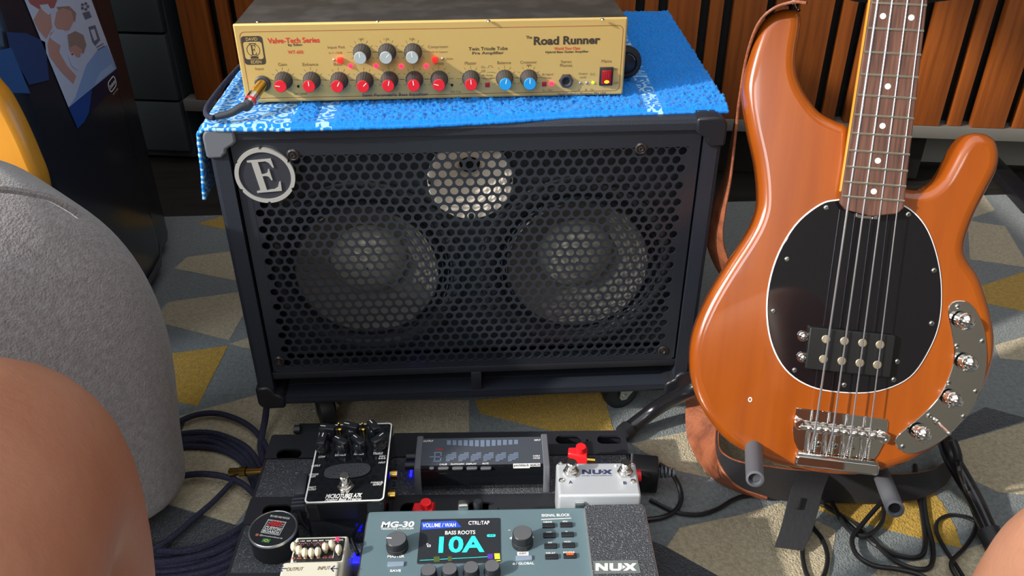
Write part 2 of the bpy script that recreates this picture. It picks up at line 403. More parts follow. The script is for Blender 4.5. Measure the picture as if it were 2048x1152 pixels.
patch(B, [(1263, 887), (1381, 861), (1500, 850), (1560, 900), (1640, 960), (1458, 964), (1341, 938)])
patch(B, [(1360, 1055), (1480, 1030), (1560, 1005), (1630, 1040), (1672, 1060), (1650, 1200), (1450, 1200), (1437, 1152), (1330, 1100)])
patch(K, [(1250, 1060), (1330, 1092), (1437, 1152), (1450, 1200), (1200, 1200)], .0009)
patch(Y, [(1600, 990), (1635, 1018), (1672, 1032), (1864, 1082), (1924, 1096), (1911, 1055), (1884, 1005), (1850, 965), (1763, 950)])
patch(B, [(1690, 1200), (1760, 1135), (1900, 1110), (2000, 1075), (2100, 1090), (2100, 1200)], .0009)
patch(K, [(1880, 860), (1971, 814), (2060, 838), (1914, 882), (1860, 890)])
patch(B, [(1914, 884), (2060, 842), (2200, 900), (2200, 1000), (2000, 985), (1900, 940)])
patch(Y, [(1958, 573), (2060, 540), (2060, 625), (1972, 606)])
patch(B, [(1935, 440), (1960, 445), (2010, 452), (2060, 535), (1940, 518)])
patch(B, [(1990, 690), (2060, 670), (2060, 722), (2000, 716)])
patch(B, [(1880, 395), (1960, 380), (1990, 420), (1900, 450)])
patch(K, [(1290, 700), (1480, 690), (1440, 760), (1400, 790)])
patch(B, [(520, 200), (700, 190), (620, 330)])
tag(g.obj('patterned_rug', ['r_grey', 'r_beige', 'r_must', 'r_char'], None, 30), 'short pile rug with grey, beige, charcoal and mustard angular shapes covering the floor', 'rug')

# slatted furniture along the back
WD = Vector((.9872, -.1596, 0)); WN = Vector((.1596, .9872, 0)); WO = Vector((.946, .761, .15))-WD*(.946/.9872)
SX = basis((WO.x, WO.y, 0), WD, WN, (0, 0, 1))
cab = thing('slatted_cabinet', 'long low cabinet fronted with upright orange-brown wooden slats behind the amplifier', 'cabinet', SX)
s = -.629; k = 0; first = {}
while s < 1.35:
    wd = .066 if k % 2 == 0 else .028
    if k % 2 not in first:
        g = G(); g.box((0, -.012 if k % 2 == 0 else -.006, .152), (wd, .012, 1.0), .002); first[k % 2] = g.obj('slat', 'pine', cab); first[k % 2].location = (s, 0, 0)
    else: o = first[k % 2].copy(); COL.objects.link(o); o.location = (s, random.uniform(-.001, .001), 0)
    s += wd+.0185; k += 1
g = G(); g.box((-.66, .05, .13), (1.6, .3, 1.0)); g.obj('backing_panel', 'gap', cab)
g = G(); g.box((-.66, -.014, .125), (1.6, .03, .152), .002); g.obj('bottom_rail', 'rail', cab)
g = G(); g.box((1.19, -.10, -.0), (1.23, .25, .022), .002); g.obj('leg', 'stand', cab)
g = G(); g.box((-.66, .06, 0), (1.02, .09, .131)); g.obj('plinth', 'gap', cab)  # added dark board that imitates the shade under the cabinet
g = G(); g.box((1.02, .16, 0), (1.6, .19, .131)); g.obj('pale_back_board', 'wall', cab, label='pale grey board under the rail')  # added pale board in place of the wall seen below the rail
# chest left of the slats
ch = thing('charcoal_chest', 'charcoal chest of drawers with thin grooves between black box and wooden slats', 'chest', SX)
g = G(); g.box((-1.25, .01, .0), (-.668, .4, 1.0), .003); g.obj('body', 'chest', ch)
zz = [.02, .145, .30, .46, .62, .80]
for a, b in zip(zz[:-1], zz[1:]):
    g = G(); g.box((-1.24, -.01, a+.003), (-.672, .012, b-.003), .002); g.obj('drawer', 'chest', ch)

# tall glossy black box with the brochure
bx = thing('wrapped_black_box', 'tall glossy black wrapped box on the rug at left with a brochure on its side', 'box', T(-.57, 0, 0))
g = G(); g.box((-.55, .17, .004), (0, .50, 1.05), .03, 4); g.m = 0; g.box((-.53, .35, .004), (-.018, .60, 1.04), .03, 4); g.obj('body', 'film', bx)
g = G(); g.tube([(-.003, .175, .05), (.002, .2, .048), (.002, .42, .04), (-.004, .49, .05), (-.02, .505, .08)], .0022, 6); g.obj('piping', 'boot', bx)
BX = FR(T(-.57, 0, 0), 0, .0015)
br = G(); mats = []
def bpoly(mname, pts, lift):
    if mname not in mats: mats.append(mname)
    br.m = mats.index(mname); q = [BX(*p) for p in pts]; br.poly(q, .0015+lift, basis((0, 0, 0), (0, 1, 0), (0, 0, 1), (1, 0, 0)))
M['bwhite'] = mat('print_white', 'cdd6ea', .3); M['bblue'] = mat('print_light_blue', '8eb0e0', .3); M['bpale'] = mat('print_pale_blue', 'a9c6ea', .3)
M['bnavy'] = mat('print_navy', '182340', .3); M['broyal'] = mat('print_royal', '1d4f9c', .3); M['bskin'] = mat('print_skin', 'c99a8c', .3)
M['bhair'] = mat('print_fair_hair', 'a08880', .3); M['bgrey2'] = mat('print_grey', '6c7488', .3); M['bpink'] = mat('print_pink', 'b06a6a', .3); M['sticker'] = mat('sticker_blue', '2b4a78', .3); M['sticker2'] = mat('sticker_mid_blue', '34649c', .3)
bpoly('bwhite', [(20, -70), (150, -90), (233, 137), (137, 215)], .0002)
bpoly('bblue', [(150, 195), (172, 130), (195, 100), (214, 90), (233, 137), (137, 215)], .0003)
bpoly('bpale', [(192, 160), (200, 145), (222, 128), (229, 137), (190, 170)], .0004)
bpoly('broyal', [(137, 216), (184, 178), (178, 225), (168, 244), (155, 257)], .0002)
bpoly('bnavy', [(184, 178), (233, 137), (240, 158), (178, 232)], .0002)
bpoly('bpink', [(50, -10), (118, -10), (108, 16), (80, 20), (60, 8)], .0003)
bpoly('bskin', [(66, 40), (80, 15), (100, 22), (104, 55), (92, 78), (76, 60)], .0004)
bpoly('bwhite', [(78, 10), (95, 8), (104, 24), (96, 30), (84, 20)], .0005)
bpoly('bhair', [(112, 14), (138, 12), (152, 26), (150, 44), (118, 24)], .0004)
bpoly('bskin', [(112, 24), (124, 16), (142, 22), (147, 42), (138, 60), (118, 64), (108, 48)], .0005)
bpoly('bskin', [(100, 66), (112, 58), (128, 62), (122, 84), (118, 104), (134, 132), (152, 152), (146, 168), (120, 142), (98, 112), (94, 90)], .0005)
bpoly('bwhite', [(98, 74), (110, 58), (128, 60), (132, 76), (122, 92), (104, 80)], .0006)
bpoly('bhair', [(134, 70), (150, 62), (166, 70), (172, 90), (166, 108), (152, 92), (138, 100)], .0006)
bpoly('bskin', [(136, 96), (150, 90), (164, 100), (158, 114), (144, 112)], .0007)
bpoly('bwhite', [(134, 108), (144, 104), (158, 124), (154, 140), (142, 132)], .0008)
bpoly('inkred', circ(143.5, 108.5, 2.4, 8), .0009)
bpoly('bgrey2', [(164, 26), (178, 22), (183, 34), (170, 40)], .0004)
for p in circ(169, 13, 6, 5)[:5]: bpoly('bgrey2', circ(p[0], p[1], 3.2, 8), .0005)
bpoly('bgrey2', [(176, 54), (190, 50), (200, 80), (190, 92), (184, 84)], .0004)
bpoly('bwhite', [(180, 60), (188, 58), (194, 78), (188, 82)], .0005)
for a in (0, 5): bpoly('bgrey2', [(192+a*.4, 94+a), (206+a*.4, 86+a), (206.6+a*.4, 88+a), (192.6+a*.4, 96+a)], .0005)
# oval mark with lettering
c0 = BX(224, 168); XB = basis((0, 0, 0), (0, 1, 0), (0, 0, 1), (1, 0, 0)) @ T(c0[0], c0[1], .0019)@RZ(rad(6))
if 'white' not in mats: mats.append('white')
br.m = mats.index('white'); br.plate(rr(-.017, -.009, .017, .009, .008), [rr(-.0155, -.0075, .0155, .0075, .007)], 0, .0002, XB)
br.text('Slumberland', 0, 0, .027, .007, .0003, XB, .02); br.text('trust in sleep', .002, -.014, .024, .004, .0003, XB)
bro = br.obj('brochure', mats, None); bro.matrix_world = T(-.57, 0, 0)
tag(bro, 'brochure with a sleeping family picture and blue footer stuck on the black box', 'brochure')
br = G(); mats = []
bpoly('sticker', [(12, 64), (52, 66), (90, 84), (98, 160), (58, 170), (20, 100)], .0002)
bpoly('sticker2', [(-20, 105), (22, 95), (60, 187), (20, 185), (-30, 160)], .0004)
bo = br.obj('blue_leaflet', mats, None); bo.matrix_world = T(-.57, 0, 0)  # two flat dull blue polygons laid on the box side
tag(bo, 'dull blue folded leaflet on the black box left of the brochure', 'leaflet')

# amber wooden panel and grey plush armchair
q = [(-60, 60), (0, 145), (30, 183), (60, 240), (86, 300), (104, 350), (112, 420), (110, 520), (-60, 520)]
q = [Wy(x, y, .11) for x, y in q]
g = G(); pts = [(p.x, p.y) for p in spline([(a.x, a.z, 0) for a in q], 4)]; g.slab(pts, 0, .035, .008, 3, T(0, .11, 0)@FACE_Y)
tag(g.obj('curved_wooden_back', 'amber'), 'smooth amber varnished curved wooden back rising behind the grey plush armrest', 'chair back')
ac = thing('plush_armrest', 'rounded armrest of a seat covered in grey plush fabric at the left edge', 'armrest', T(-.36, -.125, 0))
g = G(); vs = []; fs = []; lev = []
prof = [(.045, -.012), (.050, -.003), (.065, 0), (.12, .002), (.20, .009), (.26, .012), (.32, .010), (.37, .002), (.41, -.011), (.443, -.032), (.462, -.052), (.474, -.072), (.478, -.09)]
n = 0
for z, off in prof:
    # rounded square plan whose corner points to +x; off = corner movement
    base = rr(-.46, -.28, 0, 0, .07, 8); a = rad(45); lp = []
    cx = .029
    cm = Vector((-.23, -.14)); k_ = -off/.7
    for x, y in base:
        xx = cm.x+(x-cm.x)*(1-k_/.23); yy = cm.y+(y-cm.y)*(1-k_/.14)
        # long side runs towards the viewer-left, corner of the plan points to +x
        lp.append((cx+(yy*.7071-(-xx)*.7071), xx*.7071-yy*.7071, z))
    n = len(lp); lev.append(lp)
for l in lev: vs += l
for k in range(len(lev)-1):
    for i in range(n): j = (i+1) % n; fs.append((k*n+j, k*n+i, (k+1)*n+i, (k+1)*n+j))
fs += [tuple(reversed(range(n))), tuple(range((len(lev)-1)*n, len(lev)*n))]
g.add(vs, fs); o = g.obj('cushion', 'plush', ac, 60)
sb = o.modifiers.new('s', 'SUBSURF'); sb.levels = sb.render_levels = 2
g = G(); P = [Wp(x, y, (-.36, -.125, .0), Vector((.5, -.6, .0)).normalized()) for x, y in [(-30, 352), (10, 350), (40, 352), (75, 358), (110, 366), (150, 388), (172, 404)]]
g.tube([(p.x+.36, p.y+.125-.02, p.z-.005) for p in P], .0035, 6)
g.obj('seam_piping', 'plush', ac)
g = G(); g.box((-.34, -.2, 0), (-.14, .0, .05), .01); g.obj('base', 'black', ac)

# =================================================================== SPEAKER CABINET
ZB, ZT, HW, DP = .07, .466, .292, .457
sp = thing('bass_speaker_cabinet', 'wide black bass speaker cabinet with perforated grille standing on casters on the rug', 'speaker')
g = G()
outer = rr(-HW, ZB, HW, ZT, .012, 4); inner = rr(-HW+.022, ZB+.013, HW-.022, ZT-.014, .003, 2)
# shell tube: lathe-like loft of rounded front lip
def loft(g, ringA, ringB, ya, yb):
    n = len(ringA); g.add([(p[0], ya, p[1]) for p in ringA]+[(p[0], yb, p[1]) for p in ringB], [(i, n+i, n+(i+1) % n, (i+1) % n) for i in range(n)])
def insetr(p, d, sg=1): return rr(-HW+d, ZB+d, HW-d, ZT-d, .012, 4)
loft(g, insetr(0, .006), insetr(0, .0018), 0, .0018); loft(g, insetr(0, .0018), outer, .0018, .006); loft(g, outer, outer, .006, DP)
g.plate(insetr(0, .006), [inner], -.0005, 0, basis((0, 0, 0), (1, 0, 0), (0, 0, 1), (0, -1, 0)))
ci = ccw(inner); n = len(ci)
g.add([(p[0], 0, p[1]) for p in ci]+[(p[0], .09, p[1]) for p in ci], [(i, (i+1) % n, n+(i+1) % n, n+i) for i in range(n)])
g.add([(p[0], DP, p[1]) for p in ccw(outer)], [tuple(reversed(range(len(outer))))])
g.obj('shell', 'vinyl', sp, 35)
# rigid baffle with speaker openings
g = G(); g.plate([(-.272, .13), (.272, .13), (.272, .455), (-.272, .455)], [circ(-.135, .257, .108, 36), circ(.135, .257, .108, 36), circ(0, .382, .047, 32)], -.015, 0, T(0, .034, 0)@FACE_Y)
g.obj('baffle', 'black', sp)
# grille
PITCH, HR = .0127, .0051; RH = PITCH*sqrt(3)/2
g = G(); gx0, gx1, gz0, gz1 = -.267, .267, .124, .4515; zt = .4245; NR = 27; NC = 40; th = .0015
hexp = []
for i in range(12):
    a = pi/6*i+pi/6; rad_ = PITCH/sqrt(3) if (i % 2) == 0 else PITCH/2
    hexp.append((rad_*cos(a), rad_*sin(a)))
hol = [(HR*cos(pi/6*i+pi/6), HR*sin(pi/6*i+pi/6)) for i in range(12)]
X = T(0, .006, 0)@FACE_Y; xl = -(NC-1)/2*PITCH
big_v = []; big_f = []
for r_ in range(NR):
    off = PITCH/2 if r_ % 2 else 0; nc = NC-(1 if r_ % 2 else 0); z = zt-r_*RH
    for c in range(-1 if r_ % 2 else 0, nc+(1 if r_ % 2 else 0)):
        x = xl+off+c*PITCH
        o = len(big_v)
        if c < 0 or c >= nc:
            big_v += [(x+p[0], z+p[1], th) for p in hexp]; big_f.append(tuple(range(o, o+12))); continue
        big_v += [(x+p[0], z+p[1], th) for p in hexp]+[(x+p[0], z+p[1], th) for p in hol]+[(x+p[0]*.97, z+p[1]*.97, th-.0004) for p in hol]+[(x+p[0]*.97, z+p[1]*.97, 0) for p in hol]
        for i in range(12):
            j = (i+1) % 12
            for a in (0, 12, 24): big_f.append((o+a+i, o+a+j, o+a+12+j, o+a+12+i))
ex = -xl+PITCH*.5-.0005
g.add(big_v, big_f, X)
zb_ = zt-(NR-1)*RH
g.plate([(gx0, gz0), (gx1, gz0), (gx1, gz1), (gx0, gz1)], [[(-ex, zb_-.0056), (ex, zb_-.0056), (ex, zt+.0056), (-ex, zt+.0056)]], 0, th+.0003, X)
for x0, x1, z0, z1 in ((gx0, gx1, gz1-.002, gz1), (gx0, gx1, gz0, gz0+.002), (gx0, gx0+.002, gz0, gz1), (gx1-.002, gx1, gz0, gz1)): g.box((x0, .004, z0), (x1, .03, z1))
g.obj('perforated_grille', 'grille', sp, 50)
def gscrew(px, py):
    c = Wy(px, py, .004); g = G(); X = T(c.x, .0042, c.z)@FACE_Y
    g.lathe([(.0072, 0), (.0072, .0012), (.0055, .0022), (.0045, .0018), (.0042, .0008)], X, 20); g.lathe([(.0034, .0008), (.0032, .0028), (.002, .003), (.0012, .0018)], X, 12); g.obj('grille_screw', 'dkscrew', sp)
for p in ((586, 310), (1282, 297), (558, 722), (1326, 701)): gscrew(*p)
# woofers
def woofer(x, z):
    X = T(x, .034, z)@FACE_Y    # z axis points to viewer (-y)
    g = G(); g.lathe([(.126, 0), (.127, .003), (.124, .005), (.120, .004), (.119, .007), (.112, .0075), (.106, .003)], X, 64, False, False); fr = g.obj('speaker_frame', 'rubber', sp, 50)
    g = G(); pr = [(.108, .003)]
    for k in range(13): a = k/12; pr.append((.106-.016*a, .002+.0028*sin(a*pi*5)))
    g.lathe(pr, X, 64, False, False); g.obj('surround', 'rubber', sp, 70)
    g = G(); g.lathe([(.091, .001), (.088, -.003), (.07, -.017), (.048, -.034), (.044, -.037)], X, 64, False, False); g.obj('cone', 'cone', sp)
    g = G(); g.lathe([(.05, -.036), (.05, -.030), (.047, -.026), (.040, -.018), (.028, -.012), (.014, -.009), (.001, -.008)], X, 48, False, False); g.obj('dust_cap', 'capp', sp)
    for k in range(8):
        a = 2*pi*(k+.5)/8; g = G(); g.lathe([(.004, .004), (.004, .0075), (.002, .008)], X@T(.1155*cos(a), .1155*sin(a), 0), 8); g.obj('frame_screw', 'dkscrew', sp)
woofer(-.135, .257); woofer(.135, .257)
X = T(0, .030, .383)@FACE_Y; g = G()
g.lathe([(.0515, -.001), (.0515, .002), (.050, .003), (.046, .0022), (.041, -.001), (.035, -.006), (.028, -.013), (.021, -.022), (.016, -.032), (.0135, -.042), (.013, -.05)], X, 48, False, False); ho = g.obj('tweeter_horn', 'silver', sp, 60)
g = G(); g.lathe([(.013, -.05), (.0128, -.052)], X, 24); g.obj('horn_throat', 'hole', ho)
for a in (180, 0, -90):
    g = G(); g.lathe([(.0036, .002), (.0034, .0045), (.0015, .0048)], X@T(.047*cos(rad(a)), .047*sin(rad(a)), 0), 10); g.obj('horn_screw', 'rubber', ho)
# lower port
g = G(); g.box((-.27, .004, .112), (.27, .03, .1235), .0015); g.box((-.27, .03, .083), (.27, .19, .0835)); g.box((-.27, .19, .083), (.27, .192, .124)); g.obj('port_ledge', 'black', sp)
g = G(); g.box((-.007, .003, .083), (.007, .06, .113), .001); g.obj('port_divider', 'black', sp)
# corner protectors
def corner(sx, sz, m):
    g = G(); x = HW+.0018; L = .036; w_ = .0225; zc = ZT+.0018 if sz > 0 else ZB-.0018
    def P(u, v): return (sx*(x-u), zc-sz*v)      # u, v measured inward from the corner
    pts = [P(0, .012)]+[P(.012-.012*cos(rad(a)), .012-.012*sin(rad(a))) for a in (20, 45, 70)]+[P(.012, 0), P(L-.003, 0), P(L, .003), P(L, w_-.006), P(L-.005, w_-.001), P(w_+.006, w_), P(w_+.001, w_+.003), P(w_, w_+.008), P(w_-.002, L-.004), P(w_-.006, L), P(.003, L), P(0, L-.003)]
    g.slab(pts, -.045, .004, .003, 3, FACE_Y); g.obj('corner_protector', m, sp, 50, 'dusty grey plastic corner protector' if m == 'corner' else None)
corner(-1, 1, 'corner'); corner(1, 1, 'cornerb'); corner(-1, -1, 'cornerb'); corner(1, -1, 'cornerb')  # top-left one gets a lighter colour imitating the light on it
# badge
c = Wy(530, 352, 0); X = T(c.x, .0035, c.z)@FACE_Y
bd = G(); bd.m = 0; bd.lathe([(.0300, 0), (.0300, .0022)], X, 40)
bd.m = 1; rad_o = [(.0335 if (i*60//64) % 5 not in (0,) or i % 1 else .0335) for i in range(64)]
og = []
for i in range(96):
    a = 2*pi*i/96; notch = min(abs(((i*6/96) % 1)-.5), 1) < .06; R_ = .0318 if notch else .0338; og.append((R_*cos(a), R_*sin(a)))
bd.plate(og, [circ(0, 0, .0292, 48)], 0, .004, X)
E_ = [(-13, 17), (11, 17), (11.5, 8), (10, 8), (8, 13), (5, 15), (-2.5, 15), (-2.5, 2), (1, 2), (3.5, 3), (5, 6.5), (6.2, 6.5), (6.2, -5), (5, -5), (3.5, -1), (1, 0), (-2.5, 0), (-2.5, -15), (5, -15), (9, -13), (12, -7.5), (13.5, -7.5), (12, -17), (-13, -17), (-13, -15.5), (-9, -15), (-9, 15), (-13, 15.5)]
bd.plate([((x*.84+y*-.06)*.00135, y*.00118) for x, y in E_], [], .002, .0038, X@RZ(rad(4)))
bo = bd.obj('badge', ['badgeb', 'badge'], sp, 40, 'round silver ring badge with letter E')
# casters
def caster(px_, py_, ang, lab=None):
    """swivel plate at px_, py_; the wheel trails behind it"""
    X = T(px_, py_, 0)@RZ(ang); r_ = .027; g = G(); g.X = X
    g.lathe([(.02, -.011), (r_-.001, -.009), (r_+.0003, 0), (r_-.001, .009), (.02, .011)], T(0, -.026, r_)@RY(pi/2), 32); g.obj('caster_wheel', 'rubber', sp, 60)
    g = G(); g.X = X
    for sx in (-1, 1):
        pts = [(-.0075, -.002), (-.004, -.007), (.004, -.007), (.0075, -.002), (.040, .034), (.040, .036), (-.004, .036)]
        g.slab(pts, sx*.0145-.001, sx*.0145+.001, .0005, 1, basis((0, -.026, r_), (0, 1, 0), (0, 0, 1), (1, 0, 0)))
        g.cyl((sx*.014, -.026, r_), (sx*.0185, -.026, r_), .004)
    g.box((-.018, -.026, r_+.034), (.018, .02, r_+.0385), .001); g.box((-.026, -.026, ZB-.003), (.026, .026, ZB+.001), .001); g.obj('caster_bracket', 'zinc', sp)
caster(.234, .068, rad(-72)); caster(-.225, .068, rad(20)); caster(.234, .40, rad(-50)); caster(-.225, .40, rad(30))

# =================================================================== TOWEL
NU, NV = 400, 290
us = np.linspace(-.385, .300, NU); vv = np.linspace(-.010, .455, NV)
P = np.zeros((NV, NU, 3)); UV = np.zeros((NV, NU, 2))
for j, v in enumerate(vv):
    for i, u in enumerate(us):
        x = u; z = .4705; y = v
        fr = .006+.010*(1-abs(u+.05)/.35) if u > -.29 else .006
        # front edge wanders, left part lies off the cabinet and hangs
        e0 = -.004+.022*max(0, (u-.05))/.25+.006*sin(u*11)
        y = e0+(v+.010)*(.455-e0)/.465
        if u < -.287:
            d = -.287-u; rr_ = .012
            if d < rr_*pi/2: x = -.287-rr_*sin(d/rr_); z = .4705-rr_*(1-cos(d/rr_))
            else: x = -.287-rr_-.12*(d-rr_*pi/2); z = .4705-rr_-(d-rr_*pi/2)
        y2 = y
        nz = noise.noise(Vector((u*6, v*6, 3)))*.0018
        fl = abs(noise.noise(Vector((u*230, v*230, 0))))*.0066+noise.noise(Vector((u*480, v*480, 5)))*.0010
        flat = (u < -.195 or -.171 < u < -.147 or .202 < u < .226) or v < -.001 or v > .45
        if flat: fl *= .22
        if u < -.30: P[j, i] = (x-fl-abs(nz)*3, y2, z)
        else: P[j, i] = (x+.022*max(0, u)/.3*(v/.455), y2, z+max(nz, -.0004)+fl-(.003 if v < -.004 else 0))
        UV[j, i] = (u, v)
th = .003
vs = np.concatenate([P.reshape(-1, 3)])
idx = np.arange(NU*NV).reshape(NV, NU)
fs = np.stack([idx[:-1, :-1], idx[:-1, 1:], idx[1:, 1:], idx[1:, :-1]], -1).reshape(-1, 4)
me = bpy.data.meshes.new('towel'); me.vertices.add(len(vs)); me.vertices.foreach_set('co', vs.ravel())
me.loops.add(len(fs)*4); me.loops.foreach_set('vertex_index', fs.ravel().astype(np.int32))
me.polygons.add(len(fs)); me.polygons.foreach_set('loop_start', np.arange(0, len(fs)*4, 4, dtype=np.int32)); me.update(calc_edges=True)
uvl = me.uv_layers.new(name='UVMap'); uvl.data.foreach_set('uv', UV.reshape(-1, 2)[fs.ravel()].ravel())
me.polygons.foreach_set('use_smooth', [True]*len(fs)); me.materials.append(M['towel'])
tw = bpy.data.objects.new('blue_towel', me); COL.objects.link(tw)
so = tw.modifiers.new('thick', 'SOLIDIFY'); so.thickness = .0035; so.offset = -1
tag(tw, 'bright blue terry towel with pale woven bands draped over the speaker cabinet', 'towel')

# =================================================================== AMPLIFIER
AX = T(-.0364, .0599, .4765)@RZ(.0046)
am = thing('bass_amplifier', 'black amplifier head with gold front panel of knobs standing on the blue towel', 'amplifier', AX)
AW, AH = .2195, .0875
g = G(); g.box((-AW+.001, .002, .004), (AW-.001, .34, AH-.0006), .0015, 2); g.obj('chassis', 'ampbody', am)
for x in (-.19, .19):
    for y in (.03, .30): g = G(); g.cyl((x, y, 0), (x, y, .005), .008); g.obj('rubber_foot', 'rubber', am)
g = G(); g.slab(rr(-AW, -.0025, AW, AH, .002, 2), 0, .004, .0022, 4, T(0, .003, 0)@FACE_Y); g.obj('faceplate', 'gold', am, 50)
for px, py in ((515, 43), (755, 42), (977, 41), (1205, 38)):
    q = FR(AX, 2, AH)(px, py); g = G(); g.lathe([(.0024, -.0004), (.002, .0009), (.0008, .0012)], T(q[0], q[1], AH-.0004), 10); g.obj('top_screw', 'steelscrew', am)
g = G()
for i in range(7):
    for j in range(3): g.lathe([(.0016, 0), (.0016, .0001)], T(-.165+i*.0055+j*.002, .125+j*.005, AH-.0004), 8)
g.obj('vent_holes', 'hole', am)
A = FR(AX, 1, -.001); XA = T(0, -.001, 0)@FACE_Y
g = G(); o_ = [A(472, 66.5), A(1250, 57)]
p0 = A(470, 63); p1 = A(1249.5, 56.5); p2 = A(1242, 182); x0, x1, z1, z0 = -AW+.0055, AW-.0045, AH-.0085, .0025
g.plate(rr(x0, z0, x1, z1, .006), [rr(x0+.0007, z0+.0007, x1-.0007, z1-.0007, .0054)], 0, .00015, XA)
g.obj('border_line', 'line', am)
txts = {'inkred': [('Valve-Tech Series', 587, 80.5, 104, 11, .02), ('WT-600', 591, 104, 31, 7, .01), ('World Tour Class', 1134, 96.5, 52, 5.5, .02)],
 'ink': [('by Eden', 590, 90, 28, 6.5, .02), ('Twin Triode Tube', 976, 97, 78, 7, .012), ('Pre Amplifier', 976, 106.5, 63, 7.5, .012), ('The', 1058, 74.5, 12, 6, .02), ('Road Runner', 1134, 80.5, 133, 17, .035), ('Hybrid Bass Guitar Amplifier', 1134, 104, 86, 6, .02)],
 'inkblue': [('Semi Parametric Bass Equalizer', 791, 190, 132, 8, .01), ('Hand Crafted in Montrose MN. USA', 1164, 187, 96, 5, 0)],
 'inklt': [('Input Pad', 672, 95, 33, 7, 0), ('In = -10dB', 671, 105.5, 26, 4.5, 0), ('Input', 519, 138, 17, 7, 0), ('Gain', 564.5, 128.5, 17, 6.5, 0), ('Enhance', 620.5, 128.5, 31, 6.5, 0), ('Bass', 676, 128, 17, 6, 0), ('Treble', 878, 127, 19, 6, 0), ('Set Level', 601, 187, 26, 5.5, 0), ('160', 722, 78, 9, 4.5, 0), ('1.1K', 773, 78, 11, 4.5, 0), ('5.0K', 824, 78, 11, 4.5, 0), ('Compressor', 876, 94, 41, 7, 0), ('Push to bypass', 876, 104, 38, 4.5, 0), ('Active', 899, 117, 13, 4.5, 0), ('EQ Clip', 912, 184, 20, 5.5, 0), ('Master', 941, 126, 23, 6.5, 0), ('On', 966, 134, 8, 5, 0), ('Off', 966.5, 142, 8, 5, 0), ('Bi-Amp', 975, 151, 21, 5, 0), ('Mode', 975, 157.5, 16, 4.5, 0), ('Balance', 1008, 125, 27, 6, 0), ('Crossover', 1057, 124, 33, 6, 0), ('400', 1057.5, 130.5, 10, 4, 0), ('Bridged', 1095, 149, 21, 5, 0), ('Mono', 1095, 155.5, 15, 4.5, 0), ('In / On', 1095, 180.5, 19, 4.5, 0), ('Stereo', 1132, 123, 21, 6, 0), ('Phones', 1132, 130.5, 24, 6, 0), ('Output', 1166, 147.5, 18, 5, 0), ('Level', 1166, 154, 11, 4.5, 0), ('D.C.', 1186, 148, 10, 4.5, 0), ('A', 1158, 179.5, 3, 4, 0), ('B', 1172, 179.5, 3, 4, 0), ('On', 1184, 179.5, 7, 4, 0), ('Mains', 1213, 122, 20, 6, 0), ('ON', 1231, 138, 9, 5, 0), ('OFF', 1232, 166, 10, 5, 0)]}
for k, L in txts.items():
    g = G(); g.X = XA
    for t, x, y, w_, h, b in L: A.text(g, t, x, y, w_, h, b)
    g.obj('lettering', k, am)
g = G(); g.X = XA   # on/off wave marks
def stroke(g, pts, w_, z=.0002):
    for a, b in zip(pts[:-1], pts[1:]):
        a, b = Vector(a), Vector(b); d = (b-a).normalized()*w_/2; n_ = Vector((-d.y, d.x)); g.add([(*(a-d-n_), z), (*(b+d-n_), z), (*(b+d+n_), z), (*(a-d+n_), z)], [(0, 1, 2, 3)])
stroke(g, [A(973.5, 135), A(977.5, 135), A(977.5, 131.5), A(983.5, 131.5), A(983.5, 135), A(986.5, 135)], .0004); stroke(g, [A(974, 144.5), A(986.5, 144.5)], .0004)
stroke(g, [A(962, 156), A(1000, 155.5)], .0003); g.obj('switch_marks', 'inklt', am)
# maker's badge on the faceplate
c = A(507, 101); g = G(); g.X = XA
g.m = 0; g.plate(rr(c[0]-.0118, c[1]-.0160, c[0]+.0118, c[1]+.0160, .0035), [], 0, .0002)
g.m = 1; g.poly(rr(c[0]-.0102, c[1]-.0098, c[0]+.0102, c[1]+.0098, .003), .0003)
g.text('DAVID', c[0], c[1]+.0128, .0125, .0036, .0003, None, .01); g.text('EDEN', c[0]+.001, c[1]-.0128, .0115, .0036, .0003, None, .01)
g.m = 0; g.plate(circ(c[0], c[1]+.0006, .0074, 28), [circ(c[0], c[1]+.0006, .0067, 28)], .0003, .0004); g.plate([((x*.78)*.00030+c[0], y*.00033+c[1]+.0006) for x, y in E_], [], .0003, .0005)
g.rect(c[0]-.0044, c[1]-.0092, c[0]+.0044, c[1]-.0066, .0004); g.rect(c[0]-.004, c[1]+.0074, c[0]+.004, c[1]+.0082, .0004)
g.obj('maker_badge', ['ink', 'gold'], am)
kn = [(567.7, 160, -80, 'redcap', 'gain'), (623.8, 160, 0, 'redcap', 0), (679, 160.3, 30, 'redcap', 0), (729.6, 160.3, 45, 'redcap', 0), (779, 159, 14, 'redcap', 0), (829, 158.4, -5, 'redcap', 0), (878.6, 157.8, -75, 'redcap', 0), (941.7, 156.7, -4, 'redcap', 0), (1009, 156, 12, 'bluecap', 0), (1057, 155.4, 0, 'bluecap', 0), (724, 104.4, -5, 'greycap', 0), (774.4, 103.8, 42, 'greycap', 0), (826, 103.5, -3, 'greycap', 0)]
proto = None; marks = G(); marks.X = XA
